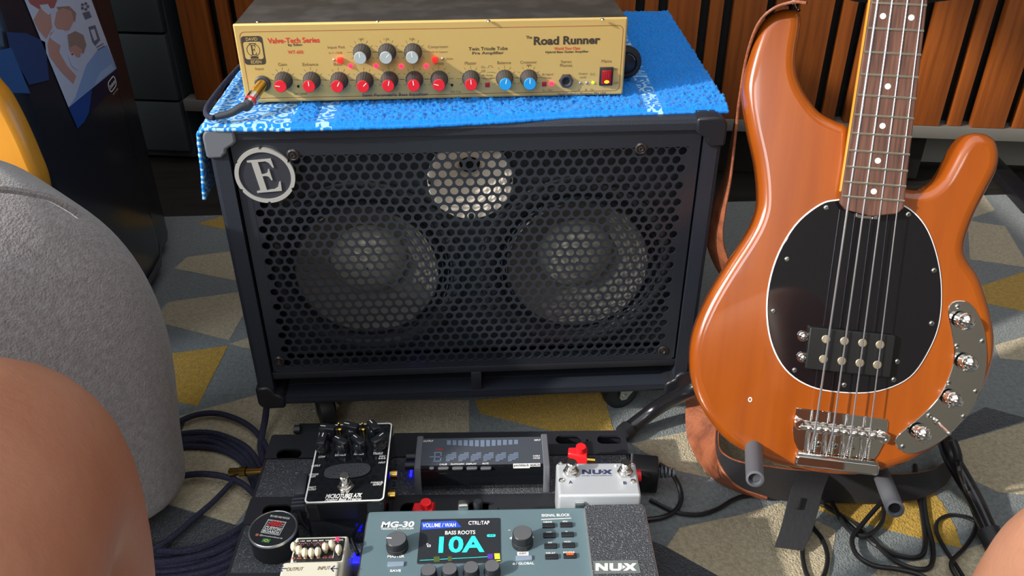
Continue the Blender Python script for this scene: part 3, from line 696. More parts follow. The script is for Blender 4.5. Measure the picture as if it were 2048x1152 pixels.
for x, y, a, cm, _ in kn:
    c = A(x, y)
    if proto is None:
        g = G(); g.lathe([(.0103, 0), (.0103, .0022), (.0096, .0024), (.0072, .021), (.0070, .0215)], None, 36, ribs=1, ribd=.05); proto = g.obj('control_knob', 'knob', am, 25)
        k_ = proto
    else: k_ = cp(proto, Matrix.Identity(4), am)
    k_.matrix_local = T(c[0], -.001, c[1])@FACE_Y@RZ(-rad(a))
    g = G(); g.m = 0; g.lathe([(.0069, .0215), (.0069, .0226), (.0064, .0232)], None, 28); g.m = 1; g.rect(-.0004, .0005, .0004, .0058, .02335); g.obj('knob_cap', [cm, 'white'], k_, 40, {'redcap': 'red knob cap', 'bluecap': 'blue knob cap', 'greycap': 'pale grey knob cap'}[cm])
    for t in range(-4, 5):
        b = rad(t*30)
        p = Vector((c[0]+.0115*sin(b), c[1]+.0115*cos(b))); q = Vector((c[0]+.0145*sin(b), c[1]+.0145*cos(b))); stroke(marks, [p, q], .00035, .0001)
    stroke(marks, [(c[0]-.0165, c[1]), (c[0]-.0112, c[1])], .00035, .0001); stroke(marks, [(c[0]+.0112, c[1]), (c[0]+.0165, c[1])], .00035, .0001)
marks.obj('dial_marks', 'ink', am)
for x, y in ((701, 132), (752, 132), (802.5, 132.5), (852.5, 132), (1103, 167)):
    c = A(x, y); g = G(); g.lathe([(.0024, 0), (.0022, .0015), (.001, .0028)], T(c[0], -.001, c[1])@FACE_Y, 14); g.obj('indicator_light', 'ledred', am)
for x, y, m in ((680.5, 119, 'redbtn'), (869.5, 118, 'redbtn'), (975, 169.5, 'redbtnd'), (1088.5, 168, 'redbtnd')):
    c = A(x, y); g = G(); s_ = .0027; d = .006 if m == 'redbtn' else .001; g.box((c[0]-s_, -.001-d, c[1]-s_), (c[0]+s_, 0, c[1]+s_), .0004); g.obj('push_button', m, am)
for x, y, m in ((668, 119.5, 'tin'), (885, 117, 'tin'), (596.5, 172.5, 'hole'), (904, 170, 'hole'), (1160, 165.5, 'tin'), (1173, 165.5, 'tin'), (1186, 165, 'ledgreen')):
    c = A(x, y); g = G(); g.lathe([(.0016, 0), (.0014, .0012), (.0005, .0018)], T(c[0], -.001, c[1])@FACE_Y, 12); g.obj('indicator_lamp', m, am)
c = A(1132, 161); g = G(); X = T(c[0], -.001, c[1])@FACE_Y; g.lathe([(.0086, 0), (.0086, .001), (.0078, .0012)], X, 6); g.lathe([(.0074, .0012), (.0074, .0045), (.0056, .0048), (.005, .0035), (.0038, .003), (.0036, .0015)], X, 28); g.obj('headphone_socket', 'knob', am)
g = G(); g.lathe([(.0034, .0029), (.0034, .0031)], X, 16); g.obj('socket_hole', 'hole', am)
c = A(1212, 152); g = G(); g.box((c[0]-.0079, -.0035, c[1]-.0107), (c[0]+.0079, 0, c[1]+.0107), .0008); rk = g.obj('mains_switch', 'black', am)
g = G(); g.m = 0; g.box((c[0]-.0056, -.0065, c[1]-.0085), (c[0]+.0056, -.003, c[1]+.0080), .001); g.m = 1; g.sph((c[0]+.0003, -.0066, c[1]-.0052), .0024, 10, (1.2, .3, .8))
g.m = 2
for k in (-1, 0, 1): g.box((c[0]+k*.0025-.0004, -.0068, c[1]-.001), (c[0]+k*.0025+.0004, -.0064, c[1]+.006))
g.obj('rocker', ['rocker', 'flame', 'redbtnd'], rk)
c = A(526, 166); X = T(c[0], -.001, c[1])@FACE_Y; g = G(); g.lathe([(.0088, 0), (.0088, .0035), (.0076, .0045)], X, 24); g.obj('input_socket', 'knob', am)
# instrument cable in the input socket
ic = thing('instrument_cable', 'cable with gold and black jack plug pushed into the amplifier input', 'cable')
j0 = AX@Vector((c[0], -.004, c[1])); j1 = Wy(506, 186, .035); d = (Wy(498, 206, .0235)-j0).normalized()
j1 = j0+d*.021; j2 = j0+d*.036; j3 = j0+d*.052
g = G(); g.cyl(j0, j1, .0062, .0062, 20); g.obj('plug_sleeve', 'goldp', ic)
g = G(); g.cyl(j1, j0+d*.030, .0066, .0066, 20); g.cyl(j0+d*.031, j2, .006, .006, 20); g.obj('plug_barrel', 'chromes', ic)
g = G(); g.cyl(j0+d*.030, j0+d*.032, .0068, .0068, 20); g.obj('red_band', 'redplug', ic)
ps = [j2, j2+d*.006]+[Wz(x, y, z) for x, y, z in [(483, 214, .485), (462, 226, .481), (430, 234, .479)]]
g = G(); g.tube(ps, lambda t: .0058-.0022*t, 10); g.obj('strain_relief', 'boot', ic)
g = G(); g.tube([Wz(x, y, z) for x, y, z in [(428, 236, .479), (416, 233, .479), (412, 222, .479), (420, 205, .479), (440, 178, .479), (462, 152, .479), (485, 128, .479), (510, 104, .479)]], .0032, 10)
g.obj('cord', 'braid', ic)
# round black padded disc
c = Wy(1250, 124, .115)
ed = thing('round_black_disc', 'round black padded disc upright on the towel just right of the amplifier', 'disc', T(c.x, c.y, c.z)@Matrix.Scale(.62, 4))
g = G(); g.lathe([(.026, -.012), (.031, -.009), (.0325, 0), (.031, .009), (.026, .012), (.022, .012), (.020, .006)], RX(pi/2), 40); g.obj('rim', 'rubber', ed)
g = G(); g.lathe([(.0195, .0062), (.0195, .0085), (.010, .0105), (.001, .011)], RX(pi/2), 32); g.obj('inner_pad', 'cable', ed)
g = G(); g.tube([(.019*cos(rad(a)), -.0095, .019*sin(rad(a))) for a in range(20, 90, 10)], .0008, 6); g.obj('pale_arc', 'tin', ed)  # pale tube imitating a highlight on the disc

# =================================================================== BASS GUITAR (own frame: x across, z up the neck, -y to the viewer)
def _r(a, b, c): return RZ(c)@RX(-a)@RY(b)
BM = T(.3996, -.2145, .181)@_r(.4473, .0142, -.2173)
ba = thing('bass_guitar', 'amber brown four string electric bass guitar leaning on its floor stand', 'guitar', BM)
OUT = [(-0.1005, 0.4529), (-0.1156, 0.4512), (-0.1298, 0.4393), (-0.1376, 0.4168), (-0.1435, 0.3788), (-0.1418, 0.3524), (-0.1332, 0.3207), (-0.1208, 0.2837), (-0.1135, 0.2464), (-0.1153, 0.224), (-0.124, 0.2005), (-0.1416, 0.1648), (-0.1573, 0.1293), (-0.1677, 0.0944), (-0.1698, 0.0649), (-0.1639, 0.0305), (-0.1458, -0.0026), (-0.1147, -0.0333), (-0.0739, -0.0495), (-0.0344, -0.0554), (0.0151, -0.0550), (0.0505, -0.0460), (0.0857, -0.0281), (0.1183, 0.002), (0.1399, 0.0382), (0.1519, 0.0791), (0.1523, 0.1125), (0.1437, 0.1444), (0.1274, 0.1808), (0.1118, 0.2007), (0.107, 0.2163), (0.1113, 0.2438), (0.1195, 0.2708), (0.1279, 0.2974), (0.1281, 0.3141), (0.1225, 0.3283), (0.1103, 0.335), (0.0953, 0.3334), (0.0854, 0.321), (0.0774, 0.299), (0.0699, 0.2824), (0.0561, 0.2706), (0.0365, 0.2706), (.030, .2710), (.010, .274), (-.016, .285), (-.022, .310), (-.025, .328), (-.032, .3350), (-.042, .3378), (-0.0612, 0.347), (-0.0797, 0.3675), (-0.0892, 0.3875), (-0.0915, 0.4084), (-0.0903, 0.4351), (-0.0928, 0.4483)]
SO = [(p.x, p.y) for p in spline([(x, z, 0) for x, z in OUT], 4, True)]
YB = .015     # body face
g = G(); g.slab(SO, -.042, 0, .0125, 7, T(0, YB, 0)@FACE_Y)
g.obj('body', 'bass', ba, 60)
g = G(); c = (-.0984, .0216); g.plate(circ(*c, .0022, 10, .003), [circ(*c, .0012, 8, .0018)], 0, .0003, T(0, YB, 0)@FACE_Y); g.obj('chip', 'pgedge', ba, label='small pale chip in the finish')
# neck and fretboard
g = G()
def nw(z): return .0325-(z-.25)*.0275/2/.6
pts = []
for k in range(13):
    z = .262+k*(.90-.262)/12; w_ = nw(z)
    pts.append([(w_*cos(a)*-1.05, .004+(.019 if z > .30 else .010)*sin(a)**.7) for a in [pi*i/10 for i in range(11)]]+[(w_, 0), (-w_, 0)])
vs = []; fs = []; n = len(pts[0])
for k, r_ in enumerate(pts): vs += [(x, y, .262+k*(.90-.262)/12) for x, y in r_]
for k in range(12): fs += [(k*n+(i+1) % n, k*n+i, (k+1)*n+i, (k+1)*n+(i+1) % n) for i in range(n)]
fs += [tuple(range(n)), tuple(reversed(range(12*n, 13*n)))]
g.add(vs, fs); nk = g.obj('neck', 'maple', ba, 50)
g = G(); fb = [(-nw(.245), .25), (-nw(.245)+.006, .243), (0, .238), (nw(.245)-.006, .243), (nw(.245), .25), (nw(.866), .866), (-nw(.866), .866)]
g.slab([(p[0], p[1]) for p in fb], -.0065, 0, .0012, 2, T(0, .0022-.0042, 0)@FACE_Y); g.obj('fretboard', 'rose', ba)
for n_ in range(1, 22):
    z = .864*2**(-n_/12); w_ = nw(z)-.0004; g = G(); g.tube([(-w_, -.0021, z), (0, -.0024, z), (w_, -.0021, z)], .0014, 6, sub=2); g.obj('fret', 'fret', ba)
for f_, xs in ((12, (-.014, .014)), (15, (0,)), (17, (0,)), (19, (0,)), (21, (0,)), (9, (0,)), (7, (0,)), (5, (0,)), (3, (0,))):
    z = .864*(2**(-f_/12)+2**(-(f_-1)/12))/2
    for x in xs: g = G(); g.lathe([(.0031, 0), (.0031, .0003)], T(x, -.002, z)@FACE_Y, 20); g.obj('position_dot', 'pearl', ba)
g = G(); g.slab([(-.021, .864), (.021, .864), (.03, .90), (.034, .99), (.02, 1.03), (-.03, 1.02), (-.04, .95), (-.026, .90)], -.014, 0, .002, 2, T(0, .008, 0)@FACE_Y); g.obj('headstock', 'maple', ba)
for k in range(4):
    g = G(); x = -.05 if k < 3 else .045; z = .93+.03*k if k < 3 else .95; g.cyl((x*.3, .015, z), (x, .015, z), .003); g.lathe([(.012, -.0015), (.012, .0015)], T(x, .015, z)@RY(pi/2), 20); g.cyl((x*.35, .012, z), (x*.35, -.008, z), .006); g.obj('tuning_peg', 'chrome', ba)
g = G(); g.box((-.0205, -.005, .862), (.0205, .006, .867)); g.obj('nut', 'pearl', ba)
# pickguard
PG = [(-0.0300, 0.2540), (-0.0497, 0.2470), (-0.0734, 0.2219), (-0.0896, 0.1819), (-0.0938, 0.1364), (-0.085, 0.0924), (-0.065, 0.0604), (-0.0354, 0.0439), (0.0017, 0.0413), (0.0379, 0.0476), (0.0677, 0.0666), (0.0836, 0.099), (0.0901, 0.1335), (0.0854, 0.1766), (0.0732, 0.213), (0.0569, 0.2387), (0.0345, 0.2540), (0, .2600)]
PS = [(p.x, p.y) for p in spline([(x, z, 0) for x, z in PG], 5, True)]
g = G(); g.m = 0; g.slab(PS, 0, .0014, .0002, 1, T(0, YB, 0)@FACE_Y); cx, cz = 0, .15
PS2 = [(cx+(x-cx)*.985, cz+(z-cz)*.987) for x, z in PS]; g.m = 1; g.slab(PS2, .0014, .0021, .0006, 1, T(0, YB, 0)@FACE_Y); g.obj('pickguard', ['pgedge', 'pguard'], ba, 40)
def bscrew(x, z, y, parent, r_=.0031, m='steelscrew'):
    g = G(); X = T(x, y, z)@FACE_Y; g.m = 0; g.lathe([(r_, 0), (r_*.85, .0010), (r_*.4, .0015)], X, 14); g.m = 1; g.rect(-r_*.5, -r_*.1, r_*.5, r_*.1, .0016, X); g.rect(-r_*.1, -r_*.5, r_*.1, r_*.5, .00165, X); return g.obj('screw', [m, 'hole'], parent)
for x, z in [(-0.0429, 0.2433), (0.0423, 0.2434), (-0.0772, 0.1837), (0.0763, 0.1859), (-0.0851, 0.1248), (0.0816, 0.1285), (-0.0546, 0.0611), (0.0509, 0.0625), (0, 0.0506), (.052, .083)]: bscrew(x, z, YB-.0021, ba)
g = G(); g.plate(rr(-.0105, .2355, .0105, .2425, .0012), [], 0, .003, T(0, YB-.0021, 0)@FACE_Y); o = g.obj('truss_plate', 'chrome', ba)
for x in (-.005, .005): g = G(); g.cyl((x, YB-.005, .239), (x, YB-.0056, .239), .0016, seg=10); g.obj('plate_hole', 'hole', o)
# pickup
pk = G(); PX = T(0, YB-.0021, 0)@FACE_Y
pk.slab(rr(-.0455, .0655, .0445, .1125, .002, 3), 0, .0085, .0012, 2, PX); po = pk.obj('pickup', 'pickup', ba)
for x in (-.0275, -.0080, .0110, .0293):
    for z in (.1008, .0785): g = G(); g.lathe([(.0046, 0), (.0046, .0007), (.004, .0010)], T(x, YB-.0021-.0085, z)@FACE_Y, 18); g.obj('pole_piece', 'pole', po)
for x, z in ((-.0505, .1005), (-.0485, .0768)):
    g = G(); g.lathe([(.006, 0), (.006, .002)], T(x, YB-.0021, z)@FACE_Y, 18); g.sph((x, YB-.0065, z), .0042, 12); g.obj('mounting_screw', 'chrome', po)
# control plate
CPL = [(0.1019, 0.155), (0.0973, 0.1496), (0.0974, 0.1397), (0.104, 0.1184), (0.1094, 0.0965), (0.1077, 0.0742), (0.101, 0.051), (0.0879, 0.0297), (0.0698, 0.0085), (0.0635, 0.0005), (0.0613, -0.0074), (0.0683, -0.0162), (0.0819, -0.0182), (0.103, -0.0055), (0.1233, 0.0178), (0.1363, 0.0393), (0.1430, 0.068), (0.1430, 0.0959), (0.1367, 0.1252), (0.1262, 0.1449), (0.1172, 0.1545), (0.1099, 0.1564)]
CS = [(p.x, p.y) for p in spline([(x, z, 0) for x, z in CPL], 4, True)]
g = G(); g.slab(CS, 0, .0016, .0008, 2, T(0, YB, 0)@FACE_Y); ct = g.obj('control_plate', 'chrome', ba, 40)
for x, z in [(0.1055, 0.1495), (0.1105, 0.1069), (0.1355, 0.1147), (0.1079, 0.0657), (0.1365, 0.0592), (0.0927, 0.0267), (0.0702, -0.0114), (.128, .030)]: bscrew(x, z, YB-.0016, ct, .0029)
for i, (x, z) in enumerate([(0.1120, 0.1355), (0.1215, 0.0905), (0.1120, 0.0490), (0.0850, 0.0075)]):
    X = T(x, YB-.0016, z)@FACE_Y
    if i == 0:
        g = G(); g.lathe([(.0062, 0), (.0062, .0030), (.0098, .0034), (.0098, .0038)], X, 24); g.lathe([(.0093, .0038), (.0093, .0125), (.0088, .0130)], X, 32); g.lathe([(.0086, .0130), (.0084, .0150), (.0070, .0175), (.0045, .0195), (.001, .0205)], X, 32); k0 = g.obj('volume_knob', 'chrome', ba, 30); k0.data.materials.append(M['knurl']); org = (x, z)
    else: k1 = cp(k0, T(x-org[0], 0, z-org[1]), ba)
g = G(); g.lathe([(.0035, 0), (.0035, .002), (.003, .006)], T(.1017, YB-.0016, .0215)@FACE_Y, 16); g.tube([(.1017, YB-.006, .0215), (.1045, YB-.014, .018), (.108, YB-.022, .0145)], lambda t: .0013+.0008*t, 8); g.sph((.108, YB-.022, .0145), .0024, 10); g.obj('toggle_switch', 'chrome', ba)
# bridge
g = G(); BX_ = T(0, YB, 0)@FACE_Y
pb = [(-.0475, .0185), (.0490, .0175), (.052, .014), (.0525, -.004), (.046, -.024), (.0425, -.030), (-.0395, -.030), (-.0455, -.020), (-.049, -.006)]
g.slab(pb, 0, .0018, .0006, 1, BX_); g.box((-.041, YB-.009, -.0335), (.046, YB, -.0305), .0008); br_ = g.obj('bridge', 'chrome', ba, 40)
g = G(); g.slab(rr(-.0425, -.0470, .0480, -.0335, .004, 4), -.004, .0075, .0025, 3, BX_); g.obj('bridge_tail', 'chrome', br_, 50)
SX_ = [(-.0275), (-.0088), (.0106), (.0300)]
for i, x in enumerate(SX_):
    g = G(); g.lathe([(.0045, -.0082), (.0052, -.006), (.0042, -.002), (.0036, 0), (.0042, .002), (.0052, .006), (.0045, .0082)], T(x, YB-.0095, -.001)@RY(pi/2), 16); g.obj('saddle', 'chromes', br_, 60)
    for dx in (-.0045, .0045): g = G(); g.cyl((x+dx, YB-.0065, -.003), (x+dx, YB-.0065, -.031), .0011, seg=8); g.obj('saddle_screw', 'chromes', br_)
    g = G()
    for k in range(12): g.lathe([(.0020, -.0005), (.0020, .0005)], T(x+.0045, YB-.0065, -.007-k*.0019), 8)
    g.obj('spring', 'chrome', br_)
    g = G(); g.cyl((x-.002, YB-.001, .0185), (x-.002, YB-.004, .008), .0007, seg=6); g.obj('mute_screw', 'chromes', br_)
for x in (-.043, .0475): g = G(); g.lathe([(.0062, 0), (.0062, .009), (.005, .0105), (.0028, .0105), (.0026, .008)], T(x, YB-.0018, .002 if x < 0 else -.002)@FACE_Y, 24); g.obj('bridge_post', 'chrome', br_)
g = G(); g.cyl((-.043, YB-.010, 0), (.047, YB-.010, -.002), .0032, seg=12); g.obj('saddle_bar', 'chromes', br_)
for x in (-.018, .0, .018): bscrew(x-.001, -.0195, YB-.0018, br_, .0036)
# strings
for i, (xb, xn, r_) in enumerate(zip(SX_, (-.016, -.0055, .0055, .016), (.00125, .00105, .0009, .00075))):
    g = G(); g.tube([(xb-.001, YB-.004, -.0315), (xb, -.0005-.0001*i, -.002), (xn, -.0052, .864)], r_, 8, sub=1); g.obj('string', 'string', ba, 60)
g = G(); g.lathe([(.008, 0), (.008, .002), (.005, .003), (.004, .008), (.008, .010), (.007, .012)], T(-.098, YB+.021, .452)@RY(-.35), 16); g.obj('strap_button', 'chrome', ba)

# =================================================================== STRAP
def ribbon(name, pairs, mats, parent, th=.003, sub=6, label=None):
    A_ = spline([p[0] for p in pairs], sub); B_ = spline([p[1] for p in pairs], sub); n = len(A_); vs = []; g = G()
    for i in range(n):
        a, b = A_[i], B_[i]; t = (A_[min(i+1, n-1)]+B_[min(i+1, n-1)]-A_[max(i-1, 0)]-B_[max(i-1, 0)]).normalized(); nn = (b-a).cross(t).normalized()*th/2
        e = (b-a).normalized()*.0008
        vs += [a+nn+e, b+nn-e, b+nn*.3, b-nn*.3, b-nn-e, a-nn+e, a-nn*.3, a+nn*.3]
    g.V = [tuple(v) for v in vs]
    for i in range(n-1):
        for k in range(8):
            g.F.append((i*8+k, i*8+(k+1) % 8, (i+1)*8+(k+1) % 8, (i+1)*8+k)); g.I.append({0: 0, 4: 1}.get(k, 2))
    g.F += [tuple(range(8)), tuple(reversed(range((n-1)*8, n*8)))]; g.I += [2, 2]
    return g.obj(name, mats, parent, 50, label)
st = thing('guitar_strap', 'wide brown leather guitar strap looping behind the bass guitar to the rug', 'strap')
up = [(1612, 6, -.015), (1585, 4, -.010), (1545, 18, .0), (1515, 50, .005), (1494, 110, .01), (1480, 190, .01), (1470, 280, .01), (1461, 360, .005), (1450, 425, .0), (1446, 480, -.005), (1462, 535, -.01), (1480, 570, -.01)]
dw = [(-.002, 0), (-.001, 0), (-.001, 0), (0, 0), (0, 0), (0, 0), (.004, 0), (.009, 0), (.019, 0), (.021, 0), (.019, 0), (.012, 0)]
prs = []
for (x, y, d), (ox, oy) in zip(up, dw):
    a = Wy(x, y, d); v = (a-CAM).normalized(); prs.append((a, a+v*.045+cR*(ox*-1)))
ribbon('strap_upper', prs, ['leather', 'leatherb', 'leather'], st)
lo = [((1392, 735, .02), (1465, 735, .0)), ((1376, 780, .0), (1447, 800, -.02)), ((1371, 830, -.02), (1437, 842, -.06)), ((1377, 880, -.05), (1432, 885, -.09)), ((1400, 925, -.08), (1437, 920, -.12)), ((1432, 960, -.10), (1452, 948, -.14)), ((1475, 982, -.12), (1485, 975, -.14)), ((1530, 999, -.14), (1535, 995, -.15))]
li = [((1437, 842, -.058), (1440, 842, -.06)), ((1433, 885, -.088), (1438, 880, -.09)), ((1438, 920, -.118), (1446, 905, -.13)), ((1454, 950, -.138), (1480, 922, -.15)), ((1490, 978, -.14), (1530, 930, -.15)), ((1560, 1000, -.15), (1590, 938, -.15)), ((1645, 1005, -.15), (1670, 942, -.15)), ((1740, 1006, -.16), (1750, 946, -.15)), ((1830, 1000, -.15), (1820, 946, -.14)), ((1885, 975, -.13), (1865, 938, -.12)), ((1905, 950, -.10), (1888, 925, -.09))]
def WW(x, y, h):       # keep clear of the rug: depth chosen, but not under it
    p = Wy(x, y, h)
    return p if p.z > .006 else Wz(x, y, .006)
prs = [(WW(*a), WW(*b)) for a, b in lo]
ribbon('strap_lower', prs, ['leatherb', 'leather', 'leather'], st)
ribbon('strap_underside', [(WW(*a), WW(*b)) for a, b in li], ['leatherb', 'leatherb', 'leather'], st, label='black inner side of the strap')
tl = [((1602, 938), (1662, 942), .052), ((1594, 958), (1655, 962), .054), ((1583, 976), (1646, 984), .052), ((1573, 1012), (1637, 1018), .040), ((1562, 1055), (1624, 1062), .026), ((1549, 1094), (1606, 1102), .012)]
prs = [(Wz(*a, z), Wz(*b, z-.003)) for a, b, z in tl]
tab = ribbon('strap_tab', prs, ['leatherb', 'leatherb', 'leatherb'], st, .004)
g = G(); p = [Wz(x, y, z) for x, y, z in ((1602, 996, .050), (1598, 1012, .044), (1596, 1018, .042))]; g.tube(p, .0022, 6); g.obj('button_slit', 'hole', tab)

# =================================================================== GUITAR STAND
gs = thing('guitar_stand', 'black tubular floor stand holding up the amber bass guitar', 'stand')
def seg_(name, pts, r_, m, parent=gs, n=12): g = G(); g.tube(pts, r_, n); return g.obj(name, m, parent, 60)
hub = BM@Vector((-.0, .095, .02))
L = lambda x, z, y: BM@Vector((x, y, z))
seg_('shaft', [L(0, .0, .085), L(0, .3, .085), L(0, .60, .06)], .011, 'stand')
a = L(0, .60, .06); seg_('neck_yoke', [L(.07, .475, -.01), L(.060, .478, .03), L(.03, .48, .065), L(0, .48, .07), L(-.035, .48, .06), L(-.05, .485, .02)], .006, 'leatherb')
# left leg to the pedalboard corner
lg = seg_('leg', [L(0, .02, .085), Wy(1450, 745, -.035), Wy(1385, 778, -.035), Wz(1320, 812, .045), Wz(1268, 850, .018), Wz(1246, 868, .013)], .0105, 'stand')
lg2 = seg_('leg', [L(0, .02, .085), Wz(1860, 850, .06), Wz(1905, 920, .045), Wz(1950, 1000, .028), Wz(1985, 1075, .016), Wz(1994, 1095, .013)], .0105, 'stand')
lg3 = seg_('leg', [L(0, .02, .085), (.50, .02, .06), (.56, .14, .013)], .0105, 'stand')
seg_('rubber_foot', [Wz(1976, 1060, .02), Wz(1992, 1092, .014)], .0135, 'rubber', lg2)
f = seg_('foot_pad', [Wz(1258, 857, .016), Wz(1245, 868, .014)], .0125, 'rubber', lg)
c1a, c1b = Wy(1506, 880, -.175), Wy(1510, 958, -.262); c2a, c2b = Wy(1757, 935, -.175), Wy(1790, 1018, -.285)
sup = seg_('cradle', [c1a, (c1a.x, -.13, c1a.z-.01), (.37, -.10, .10), (c2a.x, -.13, c2a.z-.01), c2a], .006, 'stand')
for a, b in ((c1a, c1b), (c2a, c2b)):
    d = (b-a).normalized(); g = G(); q = d.to_track_quat('Z', 'Y').to_matrix().to_4x4(); Ln = (b-a).length
    g.lathe([(.0095, 0), (.0098, Ln*.5), (.0095, Ln), (.0070, Ln+.001), (.0060, Ln-.004)], T(*a)@q, 20); fo = g.obj('foam_sleeve', 'foam', gs, 60)
    g = G(); g.lathe([(.0060, Ln-.0042), (.0060, Ln-.004)], T(*a)@q, 16); g.obj('tube_opening', 'hole', fo)

# =================================================================== PEDALBOARD
BT = .05
PB = T(0, 0, 0)@RZ(rad(-2.2)); PBi = PB.inverted()
def pbz(x, y, z=BT): q = PBi@Wz(x, y, z); return (q.x, q.y)
pbo = thing('pedalboard', 'black metal pedalboard with oval cut-outs carrying the effect pedals', 'pedalboard', PB)
xl_, yt_ = pbz(545, 866); xr_, _ = pbz(1250, 866); yt_ = (yt_+pbz(1240, 864)[1])/2
ov = [pbz(578, 908), pbz(1137, 879), pbz(1220, 879)]
yb_ = -.46
rails = [(yt_, yt_-.045), (yt_-.112, yt_-.155), (yt_-.225, yt_-.27), (yt_-.34, yt_-.40)]
def oval(x, y, w_=.030, h=.0175): return rr(x-w_/2, y-h/2, x+w_/2, y+h/2, h/2-.0004, 6)
for i, (a, b) in enumerate(rails):
    yc = (a+b)/2; hs = [oval(x, yc, .034, .018) for x in (xl_+.036, xl_+.12, xl_+.20, xl_+.28, xr_-.075, xr_-.022)]
    if i == 0: hs = [oval(ov[0][0], ov[0][1], .032, .020), oval(xl_+.12, yc), oval(ov[1][0], ov[1][1], .034, .016), oval(ov[2][0], ov[2][1], .034, .016), circ(*pbz(1176, 881), .003, 12)]
    g = G(); g.plate(rr(xl_, b, xr_, a, .004), hs, BT-.003, BT); g.obj('rail', 'board', pbo)
for (a, b), (c_, d_) in zip(rails[:-1], rails[1:]):
    g = G(); g.box((xl_+.004, c_+.0005, BT-.006), (xr_-.004, b-.0005, BT-.001), .0005); g.obj('gripping_pad', 'grit', pbo)
g = G()
for x0, x1, y0, y1 in ((xl_, xl_+.004, yb_, yt_), (xr_-.004, xr_, yb_, yt_), (xl_, xr_, yt_-.004, yt_), (xl_, xr_, yb_, yb_+.004)): g.box((x0, y0, .004), (x1, y1, BT-.003))
g.m = 0; g.box((xl_, yb_, .004), (xr_, yt_, .008)); g.obj('frame', 'board', pbo)
for x in (xl_+.03, xr_-.03):
    for y in (yt_-.03, yb_+.03): g = G(); g.cyl((x, y, 0), (x, y, .006), .01); g.obj('rubber_foot', 'rubber', pbo)
c = pbz(630, 845, .035)
g = G(); g.box((c[0]-.02, yt_, .02), (c[0]+.025, yt_+.03, .045), .004); g.cyl((c[0]-.02, yt_+.01, .05), (c[0]-.012, yt_+.01, .05), .006); g.obj('rear_bracket', 'black', pbo)
for x, y, w_, h in ((822, 945, .003, .012), (690, 1047, .022, .004), (727, 1046, .012, .006), (712, 1112, .006, .010), (712, 1120, .008, .008)):
    q = pbz(x, y, BT+.001); g = G(); g.box((q[0]-w_/2, q[1]-h/2, BT-.0005), (q[0]+w_/2, q[1]+h/2, BT+.0012), .0003); g.obj('blue_light', 'ledblue', pbo)

def footswitch(parent, x, y, z, r_=.006, h=.016, m='chromes'):
    g = G(); g.lathe([(.0095, 0), (.0095, .003)], T(x, y, z), 6); g.lathe([(.0078, .003), (.0076, .005), (.0062, .0055), (.006, .009)], T(x, y, z), 24); g.lathe([(r_*.82, .009), (r_*.82, h-.003), (r_, h-.0028), (r_, h), (r_*.85, h+.001)], T(x, y, z), 20); return g.obj('foot_switch', m, parent, 35)

# ---- preamp pedal
c = (Wz(642, 848, .118)+Wz(783, 844, .118)+Wz(606, 1005, .118)+Wz(770, 996, .118))/4
X = T(c.x, c.y, BT)@RZ(rad(-.5)); PZ = .066; pr = thing('preamp_pedal', 'black bass preamp pedal with white outline, seven pointer knobs and a leather patch', 'pedal', X, None)
F = FR(X, 2, PZ)
wx, wy = .0450, .0655
g = G(); g.slab(rr(-wx, -wy, wx, wy, .006, 4), 0, PZ, .0025, 3); g.obj('housing', 'gloss', pr, 50)
g = G(); g.plate(rr(-wx+.0012, -wy+.0012, wx-.0012, wy-.0012, .005), [rr(-wx+.0028, -wy+.0028, wx-.0028, wy-.0028, .004)], PZ-.0005, PZ+.0003); g.obj('white_outline', 'white', pr)
g = G()
for t, x, y, w_, h, b in (('LOW', 644, 914, 14, 4, .02), ('LO MIDS', 681, 910, 22, 4.5, .02), ('HI MIDS', 718, 908, 20, 4.5, .02), ('TREBLE', 756, 907, 20, 4.5, .02), ('OUTPUT', 632, 932, 18, 4, .02), ('GROUND', 628, 949, 18, 3.5, .02), ('LIFT', 627, 953.5, 10, 3.5, .02), ('DIRECT', 624, 975, 17, 3.5, .02), ('OUTPUT', 624, 979.5, 17, 3.5, .02), ('9VDC', 765, 913, 13, 3.5, .02), ('INPUT', 764, 925.5, 14, 3.5, .02), ('PARALLEL', 754, 965, 25, 3.5, .02), ('OUTPUT', 755, 969.5, 18, 3.5, .02)): F.text(g, t, x, y, w_, h, b, .2, PZ+.0002)
F.text(g, 'MICROTUBES A7K', 688, 992, 73, 9, .03, .25, PZ+.0002); F.text(g, 'Analog Bass Preamp', 686, 999.5, 73, 6, .02, .25, PZ+.0002)
q = F(764, 917); 
for k in (-1, 0, 1): g.plate(circ(q[0]+k*.003, q[1], .0012, 10), [circ(q[0]+k*.003, q[1], .0006, 8)], PZ, PZ+.0003)
g.obj('lettering', 'white', pr)
q = F(695, 943); g = G(); pts = [(q[0]+.026*cos(a)*(1 if abs(cos(a)) < .9 else .97), q[1]+.0118*sin(a)+.0015*cos(a)) for a in [2*pi*k/28 for k in range(28)]]
pts = [(q[0]+math.copysign(abs(cos(a))**.7, cos(a))*.0265, q[1]+math.copysign(abs(sin(a))**.75, sin(a))*.0115+.002*cos(a)) for a in [2*pi*k/32 for k in range(32)]]
M['pknob'] = mat('knob_gloss', '25272c', .2, coat=.3)
M['patch'] = mat('pebbled_leather', '3a3c42', .5, bump=(380, 1, .0015)); g.slab(pts, PZ, PZ+.002, .0008, 2); g.obj('leather_patch', 'patch', pr)
q = F(692, 976); footswitch(pr, q[0], q[1], PZ, .0058, .019)
F2 = FR(X, 2, PZ+.017); kp = None
